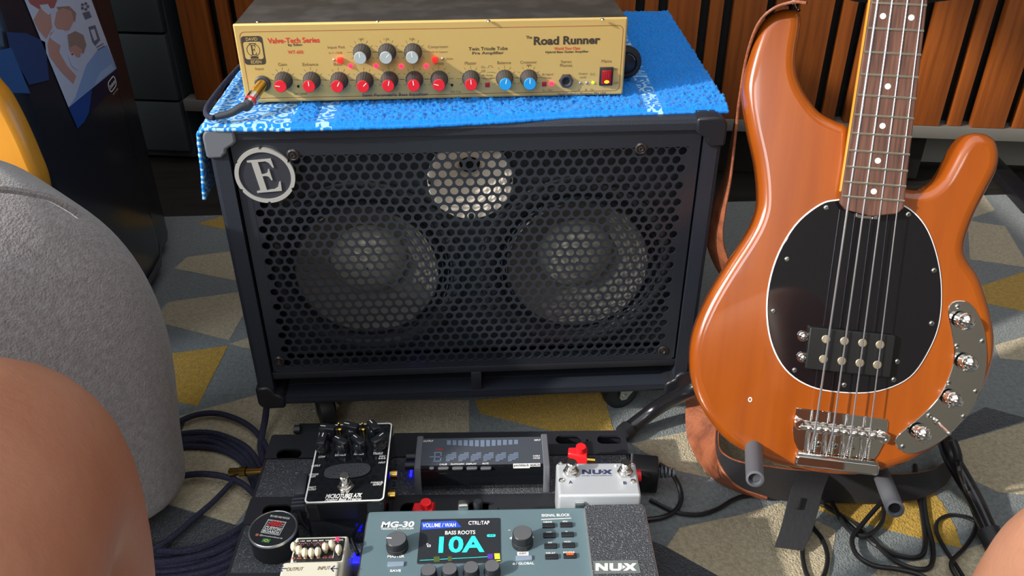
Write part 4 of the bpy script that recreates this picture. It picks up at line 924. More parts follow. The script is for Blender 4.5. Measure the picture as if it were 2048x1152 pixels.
for x, y, a in ((656, 852, -80), (703, 848, -70), (747, 848, -35), (643, 876, 5), (682, 878, -55), (717, 877, -45), (755, 874, 40)):
    q = F2(x, y)
    if kp is None:
        g = G(); g.m = 0; g.lathe([(.0088, .0005), (.0088, .003), (.0078, .009), (.006, .011)], None, 24); g.box((-.0050, -.0085, .004), (.0050, .0105, .0165), .0016, 2); g.m = 1; g.rect(-.0006, .003, .0006, .0095, .0167); kp = g.obj('pointer_knob', ['pknob', 'white'], pr, 35); k_ = kp
    else: k_ = cp(kp, Matrix.Identity(4), pr)
    k_.matrix_local = T(q[0], q[1], PZ)@RZ(-rad(a))
for x, y in ((680, 862), (727, 862)):
    q = F(x, y); g = G(); g.lathe([(.003, 0), (.003, .004), (.0012, .005), (.0016, .013), (.0008, .014)], T(q[0], q[1], PZ), 12); g.obj('mini_toggle', 'goldp', pr)
for y, n_ in ((.012, 0), (-.022, 0)):
    g = G(); g.cyl((wx, y, .03), (wx+.006, y, .03), .0065, seg=16); g.obj('jack_nut', 'goldp', pr)

# ---- tuner
X = T(.0045, -.1265, BT)@RZ(rad(-1.8)); tu = thing('pedal_tuner', 'black pedal tuner with unlit display segments and grey end caps behind the multi effect unit', 'tuner', X)
Ht, hx = .037, .081
g = G(); prof = [(.031, .002), (.031, Ht-.002), (.029, Ht), (-.0235, Ht), (-.026, Ht-.006), (-.028, .012), (-.025, .006), (-.023, .003)]
g.slab(prof, -hx+.004, hx-.004, .001, 1, basis((0, 0, 0), (0, 1, 0), (0, 0, 1), (1, 0, 0))); g.obj('housing', 'gloss', tu, 30)
for s_ in (-1, 1):
    g = G(); pf = [(.033, 0), (.033, Ht+.001), (-.0235, Ht+.001), (-.027, Ht-.005), (-.030, .011), (-.030, 0)]
    g.slab(pf, s_*(hx-.003)-.004, s_*(hx-.003)+.004, .001, 1, basis((0, 0, 0), (0, 1, 0), (0, 0, 1), (1, 0, 0))); g.obj('end_cap', 'corner', tu, 30)
F = FR(X, 2, Ht)
g = G(); g.slab(rr(-.074, -.0185, .074, .029, .001, 2), Ht-.0005, Ht+.0004, .0002, 1); g.obj('display_window', 'tface', tu)
g = G(); Z = Ht+.0006
def tp(pts): g.poly([F(820+x/7.062, 860+y/7.062) for x, y in pts], Z)
for k in range(13):
    x = 522+k*79; h = 245-abs(k-6)*5; tp([(x, 150-k*.6), (x+56, 150-k*.6), (x+56, h-k*.8), (x, h-k*.8)])
for k in range(6):
    x = 508+k*175
    for j in range(6):
        y = 325+j*22
        x0_, x1_ = x, x+148
        if j == 0: x0_ = x+80
        if j == 1: x0_ = x+20
        if j == 4: x1_ = x+110
        if j == 5: x1_ = x+55
        tp([(x0_, y), (x1_, y-6), (x1_, y+8), (x0_, y+14)])
for pts in ([(330, 318), (440, 310), (430, 328), (345, 332)], [(345, 335), (365, 335), (360, 372), (342, 376)], [(432, 320), (450, 318), (445, 372), (428, 368)], [(275, 378), (425, 376), (425, 390), (275, 392)], [(342, 395), (360, 398), (352, 440), (330, 450)], [(428, 395), (445, 392), (440, 445), (420, 440)], [(310, 455), (430, 450), (415, 436), (345, 438)]): tp(pts)
g.obj('display_segments', 'lcd', tu)
g = G()
for t, x, y, w_, h in (('OUTPUT', 857, 883, 20, 3.5), ('INPUT', 1075, 881, 13, 3.5), ('CABLE', 1073, 912.5, 14, 3), ('CHECKER', 1073, 917, 14, 3), ('CALIB', 886.5, 929.5, 15, 3.5), ('FLAT/CAPO', 915, 929, 27, 3.5), ('DISPLAY', 943, 928.5, 21, 3.5), ('MUTE', 971, 928, 13, 3.5)): F.text(g, t, x, y, w_, h, .02, .15, Ht+.0006)
q0 = F(1043, 932); g.plate(rr(q0[0]-.0100, q0[1]-.0038, q0[0]+.0100, q0[1]+.0038, .0005), [], Ht, Ht+.0005); q1 = F(1070, 930); g.plate(rr(q1[0]-.0064, q1[1]-.0028, q1[0]+.0064, q1[1]+.0028, .0005), [rr(q1[0]-.0058, q1[1]-.0022, q1[0]+.0058, q1[1]+.0022, .0004)], Ht, Ht+.0005)
F.text(g, 'PORTABLE', 1070, 930, 17, 3.5, .03, 0, Ht+.0006); g.obj('lettering', 'white', tu)
g = G(); F.text(g, 'pitchblack', 1043, 932, 30, 7, .01, 0, Ht+.0006); g.obj('dark_lettering', 'ink', tu)
g = G(); F.text(g, 'TUNE', 879, 899.5, 15, 3.5, .02, .1, Ht+.0006); g.obj('red_lettering', 'inkred', tu)
for x, w_ in ((863.5, .003), (887, .0066), (915.5, .0066), (944, .0066), (972, .0066)):
    q = F(x, 937); g = G(); g.slab(rr(q[0]-w_, q[1]-.0022, q[0]+w_, q[1]+.0022, .0018, 3), Ht-.001, Ht+.0018, .0008, 2); g.obj('push_button', 'metalknob', tu)
for y in (.013, -.002):
    g = G(); g.cyl((-hx-.014, y, .022), (-hx, y, .022), .0055, seg=14); g.obj('jack_plug', 'black', tu)

# ---- two-button footswitch
X = T(.1355, -.2010, BT)@RZ(rad(-2.6)); nx = thing('dual_footswitch', 'small silver two-button footswitch box at the right end of the pedalboard', 'pedal', X)
NH, nxw, nyw = .062, .0465, .0265
g = G(); g.slab(rr(-nxw, -nyw, nxw, nyw, .003, 3), 0, NH, .003, 3); g.obj('housing', 'nux', nx, 50)
F = FR(X, 2, NH)
for x, y in ((1142, 945), (1250, 946)): q = F(x, y); footswitch(nx, q[0], q[1], NH, .0062, .016)
for x, y in ((1121, 927), (1263, 927), (1123, 961), (1266, 963)): q = F(x, y); g = G(); g.lathe([(.0033, 0), (.003, .0012), (.0012, .0018), (.001, .001)], T(q[0], q[1], NH), 14); g.obj('screw', 'steelscrew', nx)
def nuxlogo(g, F, x, y, w_, h, z, skew=.0):
    def P(u, v): return F(x-w_/2+w_*(u+skew*v), y+h/2-h*v)
    for poly in ([(0, 0), (.08, 0), (.08, .55), (.21, 0), (.30, 0), (.30, 1), (.22, 1), (.22, .45), (.09, 1), (0, 1)],
                 [(.34, 1), (.34, .25), (.39, 0), (.59, 0), (.64, .25), (.64, 1), (.55, 1), (.55, .25), (.43, .25), (.43, 1)],
                 [(.655, .22), (.74, .5), (.655, .78)],
                 [(.68, 1), (.78, 1), (.85, .72), (.90, 1), (1.0, 1), (.91, .5), (1.0, 0), (.90, 0), (.84, .28), (.77, 0), (.67, 0), (.78, .5)]):
        g.poly([P(*p) for p in poly], z)
g = G(); nuxlogo(g, F, 1194, 944, 60, 9, NH+.0003); F.text(g, 'A', 1141, 964.5, 8, 6, .03, 0, NH+.0002); F.text(g, 'B', 1250, 966, 7, 6, .03, 0, NH+.0002)
F.text(g, 'DUAL FOOTSWITCH', 1194, 951.5, 60, 2.2, 0, 0, NH+.0002); F.text(g, 'A', 1175, 925.5, 4, 3, 0, 0, NH+.0002); F.text(g, 'B/A', 1207, 925.5, 11, 3, 0, 0, NH+.0002); g.obj('lettering', 'inkblue', nx)
for x, y in ((1155, 932), (1231, 932)): q = F(x, y); g = G(); g.lathe([(.0014, 0), (.0014, .001)], T(q[0], q[1], NH), 10); g.obj('status_light', 'white', nx)
g = G(); g.cyl((nxw-.004, nyw-.002, NH-.004), (nxw-.004, nyw+.002, NH+.012), .0018, seg=10); g.obj('spare_pin', 'boot', nx)

# ---- multi effect unit with expression pedal
X = T(.0295, -.3200, BT)@RZ(rad(-1.9)); mg = thing('multi_effect_unit', 'dark teal multi effect floor unit with colour screen and black expression pedal', 'effects unit', X)
MH = .050; Fm = FR(X, 2, MH); a = Fm(735, 1022); b = Fm(1170, 1006)
x0, x1, y1 = a[0], .152, a[1]
g = G(); g.slab(rr(x0, -.12, x1, y1, .006, 4), .004, MH, .002, 2); g.obj('housing', 'teal', mg, 50)
g = G(); g.tube([(x0+.0012, -.118, MH-.001), (x0+.0012, y1-.004, MH-.001)], .0011, 8); g.obj('polished_edge', 'chromes', mg)  # bright strip imitating the sun glint along the left edge
for x in (x0+.02, x1-.02):
    for y in (-.1, .08): g = G(); g.cyl((x, y, 0), (x, y, .005), .008); g.obj('rubber_foot', 'rubber', mg)
# screen
s0 = Fm(838, 1042); s1 = Fm(1000, 1034); s2 = Fm(837, 1132); s3 = Fm(1001, 1122)
sx0, sx1 = (s0[0]+s2[0])/2, (s1[0]+s3[0])/2; sy1, sy0 = (s0[1]+s1[1])/2, (s2[1]+s3[1])/2
g = G(); g.slab(rr(sx0, sy0, sx1, sy1, .002, 3), MH-.0008, MH+.0009, .0004, 2); sco = g.obj('display_screen', 'screen', mg)
Z = MH+.0011; Sp = lambda x, y: Fm(720+x/6.206, 1000+y/6.206)
def SG(name, m, fn): g = G(); fn(g); g.obj(name, m, sco)
SG('banner', 'banner', lambda g: g.poly([Sp(762, 282), (Sp(1190, 265)), Sp(1262, 345), Sp(765, 378)], Z))
def f(g):
    Fm.text(g, 'VOLUME / WAH', 878.5, 1052, 66, 8, .01, 0, Z+.0002); Fm.text(g, 'CTRL:TAP', 958, 1047, 42, 7.5, .01, 0, Z); Fm.text(g, 'BASS ROOTS', 920.5, 1066.5, 60, 7.5, .015, 0, Z)
    q = Fm(858, 1093); g.plate(rr(q[0]-.0018, q[1]-.0014, q[0]+.0018, q[1]+.0014, .0003), [rr(q[0]-.0012, q[1]-.0008, q[0]+.0012, q[1]+.0008, .0002)], Z-.0001, Z); stroke(g, [(q[0]-.0024, q[1]+.0012), (q[0]-.0024, q[1]+.003), (q[0]-.0008, q[1]+.003)], .0004, Z)
SG('screen_lettering', 'swhite', f)
def f(g):
    Fm.text(g, '10A', 923.5, 1090, 91, 33, .028, 0, Z); q = Fm(982.5, 1072.5); g.poly(rr(q[0]-.0046, q[1]-.0017, q[0]+.0046, q[1]+.0017, .0012), Z); stroke(g, [Sp(745, 758), Sp(1590, 712)], .0005, Z)
SG('patch_number', 'cyan', f)
SG('block_icon', 'spurple', lambda g: (g.poly([Sp(1582, 680), Sp(1648, 675), Sp(1652, 738), Sp(1586, 742)], Z+.0001), stroke(g, [Sp(1590, 768), Sp(1650, 765)], .0008, Z)))
SG('block_icon', 'syellow', lambda g: (g.poly([Sp(1665, 672), Sp(1735, 670), Sp(1740, 742), Sp(1672, 744)], Z+.0001), stroke(g, [Sp(1682, 764), Sp(1738, 760)], .0012, Z)))
SG('block_icon', 'sgreen', lambda g: (g.poly([Sp(914, 712), Sp(988, 708), Sp(990, 775), Sp(916, 780)], Z+.0001), g.poly([Sp(1090, 710), Sp(1140, 706), Sp(1142, 766), Sp(1092, 770)], Z+.0001)))
SG('number_tag', 'screen', lambda g: Fm.text(g, '4/4', 982.5, 1072.5, 9, 3.2, .02, 0, Z+.0002))
# knobs
def mknob(x, y, r_, h, ptr=None, z=MH):
    q = FR(X, 2, MH+h)(x, y); g = G(); g.m = 0; g.lathe([(r_*1.02, 0), (r_*1.02, h*.35), (r_*.94, h*.38), (r_*.94, h-.0008), (r_*.88, h)], T(q[0], q[1], MH), 36)
    g.m = 1; g.lathe([(r_*.87, h), (r_*.86, h+.0002)], T(q[0], q[1], MH), 36)
    if ptr is not None: a = rad(ptr); g.m = 2; g.box((-.0006, r_*.45, h), (.0006, r_*.93, h+.0005), X=T(q[0], q[1], MH)@RZ(a))
    g.obj('rotary_knob', ['black', 'metalknob', 'white'], mg, 35)
mknob(793, 1077, .0115, .014, 85); mknob(1045, 1065, .0112, .017)
for x, y in ((857, 1139), (899, 1137), (942, 1134), (984, 1131)): mknob(x, y, .0085, .012)
g = G()
for t, x, y, w_, h, b in (('MG-30', 795.5, 1049, 66, 12, .035), ('VERSATILE MODELER', 795, 1057.5, 66, 3.5, .02), ('MASTER', 792, 1113, 34, 5, .03), ('SAVE', 791, 1141.5, 22, 5, .03), ('SIGNAL BLOCK', 1111.5, 1030.5, 57, 5.5, .03), ('DRIVE', 1095.5, 1044.5, 17, 3.5, .03), ('EFX', 1130.5, 1043.5, 10, 3.5, .03), ('AMP', 1097.5, 1065, 12, 3.5, .03), ('IR', 1133.5, 1064, 5, 3.5, .03), ('EQ', 1100, 1085.5, 8, 3.5, .03), ('MOD', 1135, 1084, 13, 3.5, .03), ('DELAY', 1101.5, 1106.5, 19, 3.5, .03), ('REVERB', 1138, 1105, 23, 3.5, .03), ('/ GLOBAL', 1050, 1127, 37, 5, .03)): Fm.text(g, t, x, y, w_, h, b, .1 if t == 'MG-30' else 0, MH+.0001)
Np = lambda x, y: Fm(1000+x/6.206, 1000+y/6.206)
g.poly([Np(512, 238), Np(885, 222), Np(885, 230), Np(512, 248)], MH+.0002)
for p in ([(115, 475), (148, 455), (150, 495)], [(405, 448), (425, 462), (405, 478)], [(258, 592), (300, 590), (278, 622)], [(213, 645), (355, 643), (355, 690), (215, 692)], [(102, 374), (128, 372), (128, 378), (102, 380)]): g.poly([Np(*q) for q in p], MH+.0002)
g.poly([Np(150, 795), (Np(172, 776)), Np(192, 793), Np(186, 796), Np(186, 808), Np(158, 808), Np(158, 796)], MH+.0002)
g.obj('lettering', 'white', mg)
g = G(); Fm.text(g, 'EXIT', 1046, 1107.5, 14, 3.5, .01, 0, MH+.0003); g.obj('dark_lettering', 'ink', mg)
for x, y, w_, m in ((792, 1129.5, 31, 'bgrey'), (1048, 1117.5, 30, 'bgrey')):
    q = Fm(x, y); g = G(); g.slab(rr(q[0]-.0086, q[1]-.0028, q[0]+.0086, q[1]+.0028, .0006, 2), MH-.001, MH+.002, .0006, 2); g.obj('key', m, mg)
for x, y in ((602, 325), (822, 317), (614, 448), (838, 438), (628, 580), (852, 570), (640, 712), (868, 702)):
    q = Np(x, y); g = G(); g.slab(rr(q[0]-.0068, q[1]-.0030, q[0]+.0068, q[1]+.0030, .0008, 2), MH-.001, MH+.0025, .0008, 2); o = g.obj('block_button', 'black', mg)
    if (x, y) == (868, 702): q = Np(868, 690); g = G(); g.poly(rr(q[0]-.0038, q[1]-.0014, q[0]+.0038, q[1]+.0014, .0008), MH+.0027); g.obj('lit_window', 'orangeled', o)
# expression pedal (tread plate tilted)
Fe = FR(X, 2, MH+.010); e = [Fe(*p) for p in ((1167, 1010), (1289, 1004), (1320, 1158), (1187, 1166))]
ex0, ex1, ey1 = (e[0][0]+e[3][0])/2, (e[1][0]+e[2][0])/2, (e[0][1]+e[1][1])/2
ep = G(); XE = T(0, ey1, MH+.008)@RX(rad(1.5)); ep.slab(rr(ex0, -.20, ex1, 0, .006, 4), -.008, .0008, .001, 2, XE); epo = ep.obj('expression_treadle', 'tin', mg, 40)
g = G(); g.slab(rr(ex0+.0012, -.199, ex1-.0012, -.0012, .005, 4), .0006, .0022, .0006, 2, XE); g.obj('grip_surface', 'grit', epo, 40)
g = G(); g.slab(rr(ex0+.001, -.2, ex1-.001, .0, .006, 4), -.03, -.008, .001, 1, XE); g.obj('pedal_base', 'black', epo)
Fx = FR(X@XE, 2, .0022)
q0 = Fx(1186, 1122); q1 = Fx(1275, 1119)
M['plaque'] = mat('grey_plaque', '7d8684', .4, metal=.3)
g = G(); g.m = 0; g.slab([(q0[0], q0[1]), (q1[0], q0[1]), (q1[0]+.001, q0[1]-.016), (q0[0], q0[1]-.016)], .002, .0028, .0003, 1, XE); g.m = 1; g.X = XE; nuxlogo(g, Fx, 1232, 1135, 82, 15, .0031); g.obj('logo_plaque', ['plaque', 'white'], epo)

# ---- equaliser pedal
X = T(-.1655, -.3000, BT)@RZ(rad(-1)); eq = thing('equalizer_pedal', 'cream compact equaliser pedal with eight ivory sliders at the bottom edge', 'pedal', X)
EH = .058; F = FR(X, 2, EH); a = F(592, 1072); b = F(697, 1073); ew = (b[0]-a[0])/2; exc = (a[0]+b[0])/2; ey = (a[1]+b[1])/2
g = G(); g.slab(rr(exc-ew, ey-.125, exc+ew, ey, .003, 3), .002, EH, .002, 2); g.obj('housing', 'cream', eq, 50)
a = F(583, 1076.5); b = F(692, 1077); c_ = F(571, 1127)
yb2 = F(630, 1124)[1]
g = G(); g.slab(rr(exc-ew+.003, yb2, exc+ew-.003, ey-.003, .002, 3), EH-.0004, EH+.0003, .0001, 1); g.obj('slider_panel', 'tinblk', eq)
g = G(); py0 = F(630, 1129)[1]; g.slab(rr(exc-ew-.006, ey-.130, exc+ew-.004, py0, .004, 3), EH-.002, EH+.005, .002, 2); pdl = g.obj('tread_plate', 'cream', eq)
sl = [(587.5, 1092), (598, 1099), (609.5, 1104), (622.5, 1104), (635.5, 1102.5), (650, 1093.5), (663, 1087.5), (677, 1097)]
F3 = FR(X, 2, EH+.008); gp = G(); gw = G(); gr = G()
for i, (x, y) in enumerate(sl):
    q = F3(x, y); x_ = exc-ew+.0068+i*(2*ew-.0125)/7; q = (q[0], q[1])
    g = G(); g.lathe([(.0019, 0), (.0021, .004), (.0033, .005), (.0034, .008), (.0028, .0105), (.001, .0115)], T(q[0], q[1], EH)@Matrix.Diagonal((1, 1.35, 1, 1)), 16, ribs=0); g.obj('slider', 'ivory', eq, 60)
    gp.rect(q[0]-.0006, yb2+.004, q[0]+.0006, ey-.008, EH+.0004)
    if i < 7: stroke(gr, [(q[0]-.0022, yb2+.0045), (q[0]+.0022, yb2+.0045), (q[0], yb2+.0075), (q[0]-.0022, yb2+.0045)], .0005, EH+.0005); stroke(gr, [(q[0]-.002, ey-.0095), (q[0]+.002, ey-.0095), (q[0], ey-.013), (q[0]-.002, ey-.0095)], .0005, EH+.0005)
    gw.text(['50', '120', '400', '500', '800', '4.5k', '10k', 'LEVEL'][i], q[0]-.0005, ey-.0062, .0048, .0017, EH+.0004, None, .01); stroke(gw, [(q[0]-.0040, ey-.0082), (q[0]-.0030, ey-.0095)], .0003, EH+.0004)
stroke(gw, [(exc+ew-.0125, yb2+.004), (exc+ew-.0125, ey-.012)], .0005, EH+.0005)
for k, t in enumerate(('+15', '0', '-15')): gw.text(t, exc-ew+.0052, ey-.013-k*.010, .0026, .0014, EH+.0004)
gp.obj('slots', 'hole', eq); gw.obj('white_marks', 'white', eq); gr.obj('pink_marks', 'insta', eq)
q = F(674.5, 1078.5); g = G(); g.lathe([(.0022, 0), (.002, .0015), (.0008, .0024)], T(q[0], q[1], EH), 14); g.obj('check_light', 'ledred', eq)
F4 = FR(X, 2, EH+.005); g = G(); F4.text(g, 'OUTPUT', 590, 1138.5, 33, 7, .005, .2, EH+.0052); F4.text(g, 'INPUT', 648, 1136.5, 25, 7, .005, .2, EH+.0052); g.obj('lettering', 'inklt', pdl)
g = G()
for x in (566, 669):
    p = F4(x, 1137.5); w_ = .0036; stroke(g, [(p[0]-w_*.9, p[1]), (p[0]+w_*.9, p[1])], .0012, EH+.0053); stroke(g, [(p[0]-w_*.2, p[1]+.0032), (p[0]-w_*.95, p[1]), (p[0]-w_*.2, p[1]-.0032)], .0012, EH+.0053)
g.obj('arrow_marks', 'inkblue', pdl)
for k, (x, y) in enumerate(((exc-ew-.012, -.03), (exc+ew, -.03))): g = G(); g.cyl((x, y+.0, .028), (x+.012, y, .028), .006, seg=14); g.obj('jack_plug', 'black', eq)

# ---- round tin
c = Wz(545, 1052, BT+.034); X = T(c.x, c.y, BT)@RZ(rad(-14)); ti = thing('round_tin', 'round flat tin with black printed lid and silver rim beside the cream pedal', 'tin', X)
TR = .0262; TH = .030
g = G(); g.m = 0; g.lathe([(TR-.001, 0), (TR, .002), (TR, TH-.008), (TR+.001, TH-.0075), (TR+.001, TH-.002)], None, 48); g.obj('tin_body', 'tinside', ti)
g = G(); g.lathe([(TR+.001, TH-.002), (TR+.0008, TH), (TR-.0004, TH+.0008), (TR-.001, TH)], None, 48, False, False); g.obj('rim', 'tin', ti, 60)
g = G(); g.lathe([(TR-.0009, TH-.001), (TR-.0009, TH)], None, 48); lid = g.obj('lid', 'tinblk', ti)
g = G(); Z = TH+.0003
g.plate([(-.011, .0115), (.011, .0115), (.011, -.008), (-.011, -.008)], [[(-.0105, .011), (.0105, .011), (.0105, -.0075), (-.0105, -.0075)]], TH, Z)
for k in range(4): g.rect(-.0105, .0095-k*.0026, .0105, .0100-k*.0026, Z)
g.text('CUSTOM', 0, -.0008, .019, .0042, Z, None, .03); g.text('BOARDS', 0, -.0052, .019, .0036, Z, None, .03); g.text('EU USO NO ROCK!', .001, .0168, .023, .0028, Z, None, .02); g.text('@amcustomboards', .003, -.0118, .027, .0026, Z, None, .01); g.obj('white_print', 'white', lid)
g = G(); g.text('AW', 0, .0062, .017, .0085, Z+.0002, None, .06, .2); g.obj('red_initials', 'redcap', lid)
g = G(); g.plate(rr(-.0152, -.0135, -.0118, -.0103, .001), [], TH, Z); g.obj('salmon_mark', 'insta', lid)
g = G(); g.m = 0; g.rect(-.0045, -.0205, .0045, -.0150, Z); g.m = 1; g.poly([(-.0035, -.01775), (0, -.0155), (.0035, -.01775), (0, -.020)], Z+.0001); g.m = 2; g.poly(circ(0, -.01775, .0012, 14), Z+.0002); g.obj('small_flag', ['flag', 'flagy', 'banner'], lid)

# =================================================================== PLUGS AND CABLES
def plug(name, label, base, d, w_, m, cat='plug', h=.016):
    """right angle plug: flat housing with a collar"""
    X = T(*base)@RZ(d); o = thing(name, label, cat, X); g = G(); g.slab([(-w_, -.006), (w_, -.010), (w_, .010), (-w_, .006)], 0, h, .003, 3); g.obj('cap', m, o, 50)
    g = G(); g.cyl((w_*.3, 0, h*.3), (w_*.3, 0, h+.008), .007, .0062, 18); g.obj('collar', m, o, 50); g = G(); g.cyl((w_, 0, h/2), (w_+.01, 0, h/2), .004, seg=12); g.obj('sleeve', 'goldp', o); return o
c = Wz(1165, 905, .075); plug('patch_plug', 'red angled patch plug standing behind the silver two-button footswitch', (c.x-.006, c.y, BT), rad(-10), .012, 'redplug', 'plug', .028)
c = Wz(853, 1008, .08); plug('patch_plug', 'red angled patch plug behind the top left of the teal effects unit', (c.x-.004, c.y-.002, BT), rad(-10), .012, 'redplug', 'plug', .028)
c = Wz(1160, 998, .105); o = thing('jack_plug', 'bright metal jack plug in front of the silver footswitch', 'plug', T(c.x, c.y, BT)); g = G(); g.box((-.006, -.005, .001), (.006, .005, .054), .002, 2); g.obj('metal_cap', 'chromes', o)
g = G(); g.cyl((0, .006, .02), (0, .016, .02), .005); g.obj('tip_collar', 'goldp', o)
c = Wz(926, 1003, .108); o = thing('jack_plug', 'copper and chrome jack plug behind the centre of the teal unit', 'plug', T(c.x, c.y, BT)); g = G(); g.box((-.006, -.006, .001), (.006, .005, .057), .002, 2); g.obj('metal_cap', 'chromes', o)
g = G(); g.cyl((0, .004, .02), (0, .012, .02), .005); g.obj('tip_collar', 'goldp', o)
c = Wz(955, 1000, .108); o = thing('black_plug', 'slim black plug behind the screen of the teal unit', 'plug', T(c.x, c.y, BT)); g = G(); g.lathe([(.005, .001), (.0055, .012), (.0055, .052), (.004, .056)], None, 16); g.obj('barrel', 'black', o); g = G(); g.cyl((.018, 0, .003), (.018, 0, .047), .007, .006); g.obj('second_barrel', 'black', o)
# power plug and lead of the preamp
c = Wz(602, 972, .075); o = thing('power_plug', 'black power plug and lead at the left side of the preamp pedal', 'plug', T(c.x, c.y, BT)@RZ(rad(3)))
g = G(); g.box((-.007, -.016, .012), (.007, .020, .028), .003, 2); g.obj('housing', 'boot', o)
g = G()
for k in range(3): g.box((-.0085, -.022-k*.0055, .015), (.0085, -.019-k*.0055, .026), .001)
g.obj('strain_ribs', 'boot', o)
pts = [Wz(597, 1000, .07), Wz(598, 1025, .066), Wz(606, 1047, .062), Wz(622, 1060, .058), Wz(645, 1066, .058), Wz(668, 1064, .058)]; pts = [o.matrix_world.inverted()@p for p in pts]
g = G(); g.tube(pts, .0022, 8); g.obj('lead', 'cable', o)
g = G(); g.tube([Wz(x, y, BT+.008) for x, y in ((668, 1049), (685, 1050), (698, 1062), (706, 1085), (716, 1110))], .0022, 8); tag(g.obj('power_cable', 'cable'), 'thin glossy black cable curving right of the cream pedal over blue lights', 'cable')
# gold jack with red ring
o = thing('gold_jack', 'gold jack plug with red ring lying over the braided cable coil', 'plug'); a, b = Wz(460, 944, .022), Wz(534, 942, .03); d = (b-a)
g = G(); g.cyl(a, a+d*.25, .0052, seg=16); g.cyl(a+d*.27, a+d*.45, .0062, seg=16); g.cyl(a+d*.47, a+d*.9, .0048, .0044, 16); g.obj('barrel', 'goldp', o)
g = G(); g.cyl(a+d*.9, a+d*1.03, .0068, seg=16); g.obj('red_ring', 'redplug', o)
# braided cable coils
def cab_pts(px, z=.006, dx=0, dy=0): return [Wz(x+dx, y+dy, z) for x, y in px]
cl = thing('braided_cable_coil', 'thick dark blue braided cable coiled on the rug at the lower left', 'cable')
out1 = [(300, 880), (354, 846), (396, 829), (442, 828), (491, 847), (522, 876), (538, 913), (540, 960), (530, 1010), (510, 1050), (470, 1085), (410, 1110), (320, 1125), (240, 1120)]
g = G(); g.tube(cab_pts(out1, .011), .0042, 8); g.obj('loop', 'braid', cl)
in1 = [(300, 890), (357, 876), (412, 870), (457, 880), (494, 907), (517, 947), (523, 985), (512, 1022), (485, 1058), (440, 1086), (381, 1105), (320, 1109), (240, 1100)]
for k, (dx, dy, z) in enumerate(((0, 0, .006), (3, 11, .006), (-4, 22, .006), (6, -8, .011), (-10, 34, .006))):
    g = G(); n_ = len(in1); g.tube([Wz(x+dx, y+dy*(1 if i > 6 else .6)+3*sin(i*1.7+k), z) for i, (x, y) in enumerate(in1)], .0042, 8); g.obj('loop', 'braid', cl)
g = G(); g.tube(cab_pts([(300, 965), (357, 953), (400, 948), (442, 952), (480, 965), (505, 985), (520, 1005)], .014), .0042, 8); g.obj('loop', 'braid', cl)
for k in range(4):
    g = G(); g.tube(cab_pts([(548-k*6, 1010+k*22), (525-k*4, 1058+k*16), (485, 1098+k*14), (430, 1126+k*14), (360, 1142+k*12), (280, 1148+k*12)], .009+.004*(k % 2)), .0042, 8); g.obj('loop', 'braid', cl)
g = G(); g.tube(cab_pts([(470, 955), (457, 972), (425, 1005), (390, 1035), (350, 1070), (310, 1096), (280, 1110)], .015), .0036, 8); g.obj('tail', 'braid', cl)
g = G(); g.tube([Wz(533, 815, .05), Wz(530, 840, .03), Wz(524, 870, .015), Wz(521, 895, .012), Wz(528, 925, .02)], .0045, 8); tag(g.obj('speaker_cable', 'braid'), 'braided cable dropping from the front left corner of the speaker cabinet', 'cable')
# right hand power connector and cords
o = thing('power_connector', 'bulky black power connector with ribbed boot right of the silver footswitch', 'connector', T(*Wz(1300, 925, .045))@RZ(rad(-10)))
g = G(); g.box((-.028, -.016, -.040), (.012, .016, .0), .004, 2); g.obj('housing', 'cable', o)
g = G()
for k in range(4): g.lathe([(.0085-.0008*k, -.0015), (.0085-.0008*k, .0015)], T(.016+k*.005, 0, -.014)@RY(pi/2), 14)
g.obj('ribbed_boot', 'boot', o)
pw = o.matrix_world.inverted()
g = G(); g.tube([pw@p for p in (Wz(1318, 928, .034), Wz(1342, 945, .028), Wz(1358, 972, .018), Wz(1362, 1000, .01), Wz(1350, 1022, .005), Wz(1325, 1035, .004), Wz(1290, 1040, .004))], .0032, 8); g.obj('cord', 'cable', o)
c = Wz(1279, 951, .09); g = G(); X = T(c.x, c.y, c.z); o = thing('side_jack', 'small red ended jack on the right side of the silver footswitch', 'plug', X); g.cyl((-.006, 0, 0), (.001, 0, 0), .007, seg=14); g.obj('red_end', 'redplug', o); g = G(); g.cyl((-.012, 0, 0), (-.006, 0, 0), .005, seg=14); g.obj('collar', 'goldp', o)
def floorcable(name, label, px, r_=.0028, z=.0034, m='cable'):
    g = G(); g.tube([Wz(x, y, (z if len(q) == 0 else q[0])) for x, y, *q in px], r_, 8); return tag(g.obj(name, m), label, 'cable')
floorcable('power_cable', 'thin black cord running over the rug from the pedals towards the bass stand', [(1300, 1000), (1335, 1018), (1362, 1027), (1400, 1029), (1435, 1018), (1470, 998), (1500, 991), (1545, 992), (1600, 1000), (1639, 1007), (1680, 1030)])
floorcable('loose_cord', 'black cord loop hanging below the strap tab to the bottom edge', [(1617, 1047), (1606, 1085), (1606, 1120), (1615, 1152), (1632, 1170), (1648, 1150), (1655, 1115), (1645, 1080), (1626, 1055), (1612, 1035)])
floorcable('tangled_cord', 'black cord sweeping in a wide loop right of the strap tab', [(1639, 1005), (1679, 1029), (1723, 1062), (1750, 1089), (1797, 1111), (1837, 1114), (1850, 1092), (1846, 1039), (1835, 972), (1830, 930)], .003)
floorcable('tangled_cord', 'black cord making a small loop below the right foam arm', [(1662, 1002), (1682, 1039), (1706, 1066), (1736, 1070), (1763, 1046), (1768, 1005), (1764, 980)], .003, .008)
floorcable('tangled_cord', 'black cord crossing from the right foam arm to the bottom edge', [(1767, 1000), (1740, 1030), (1716, 1059), (1704, 1079), (1713, 1109), (1746, 1131), (1797, 1139), (1844, 1152), (1880, 1180)], .003, .011)
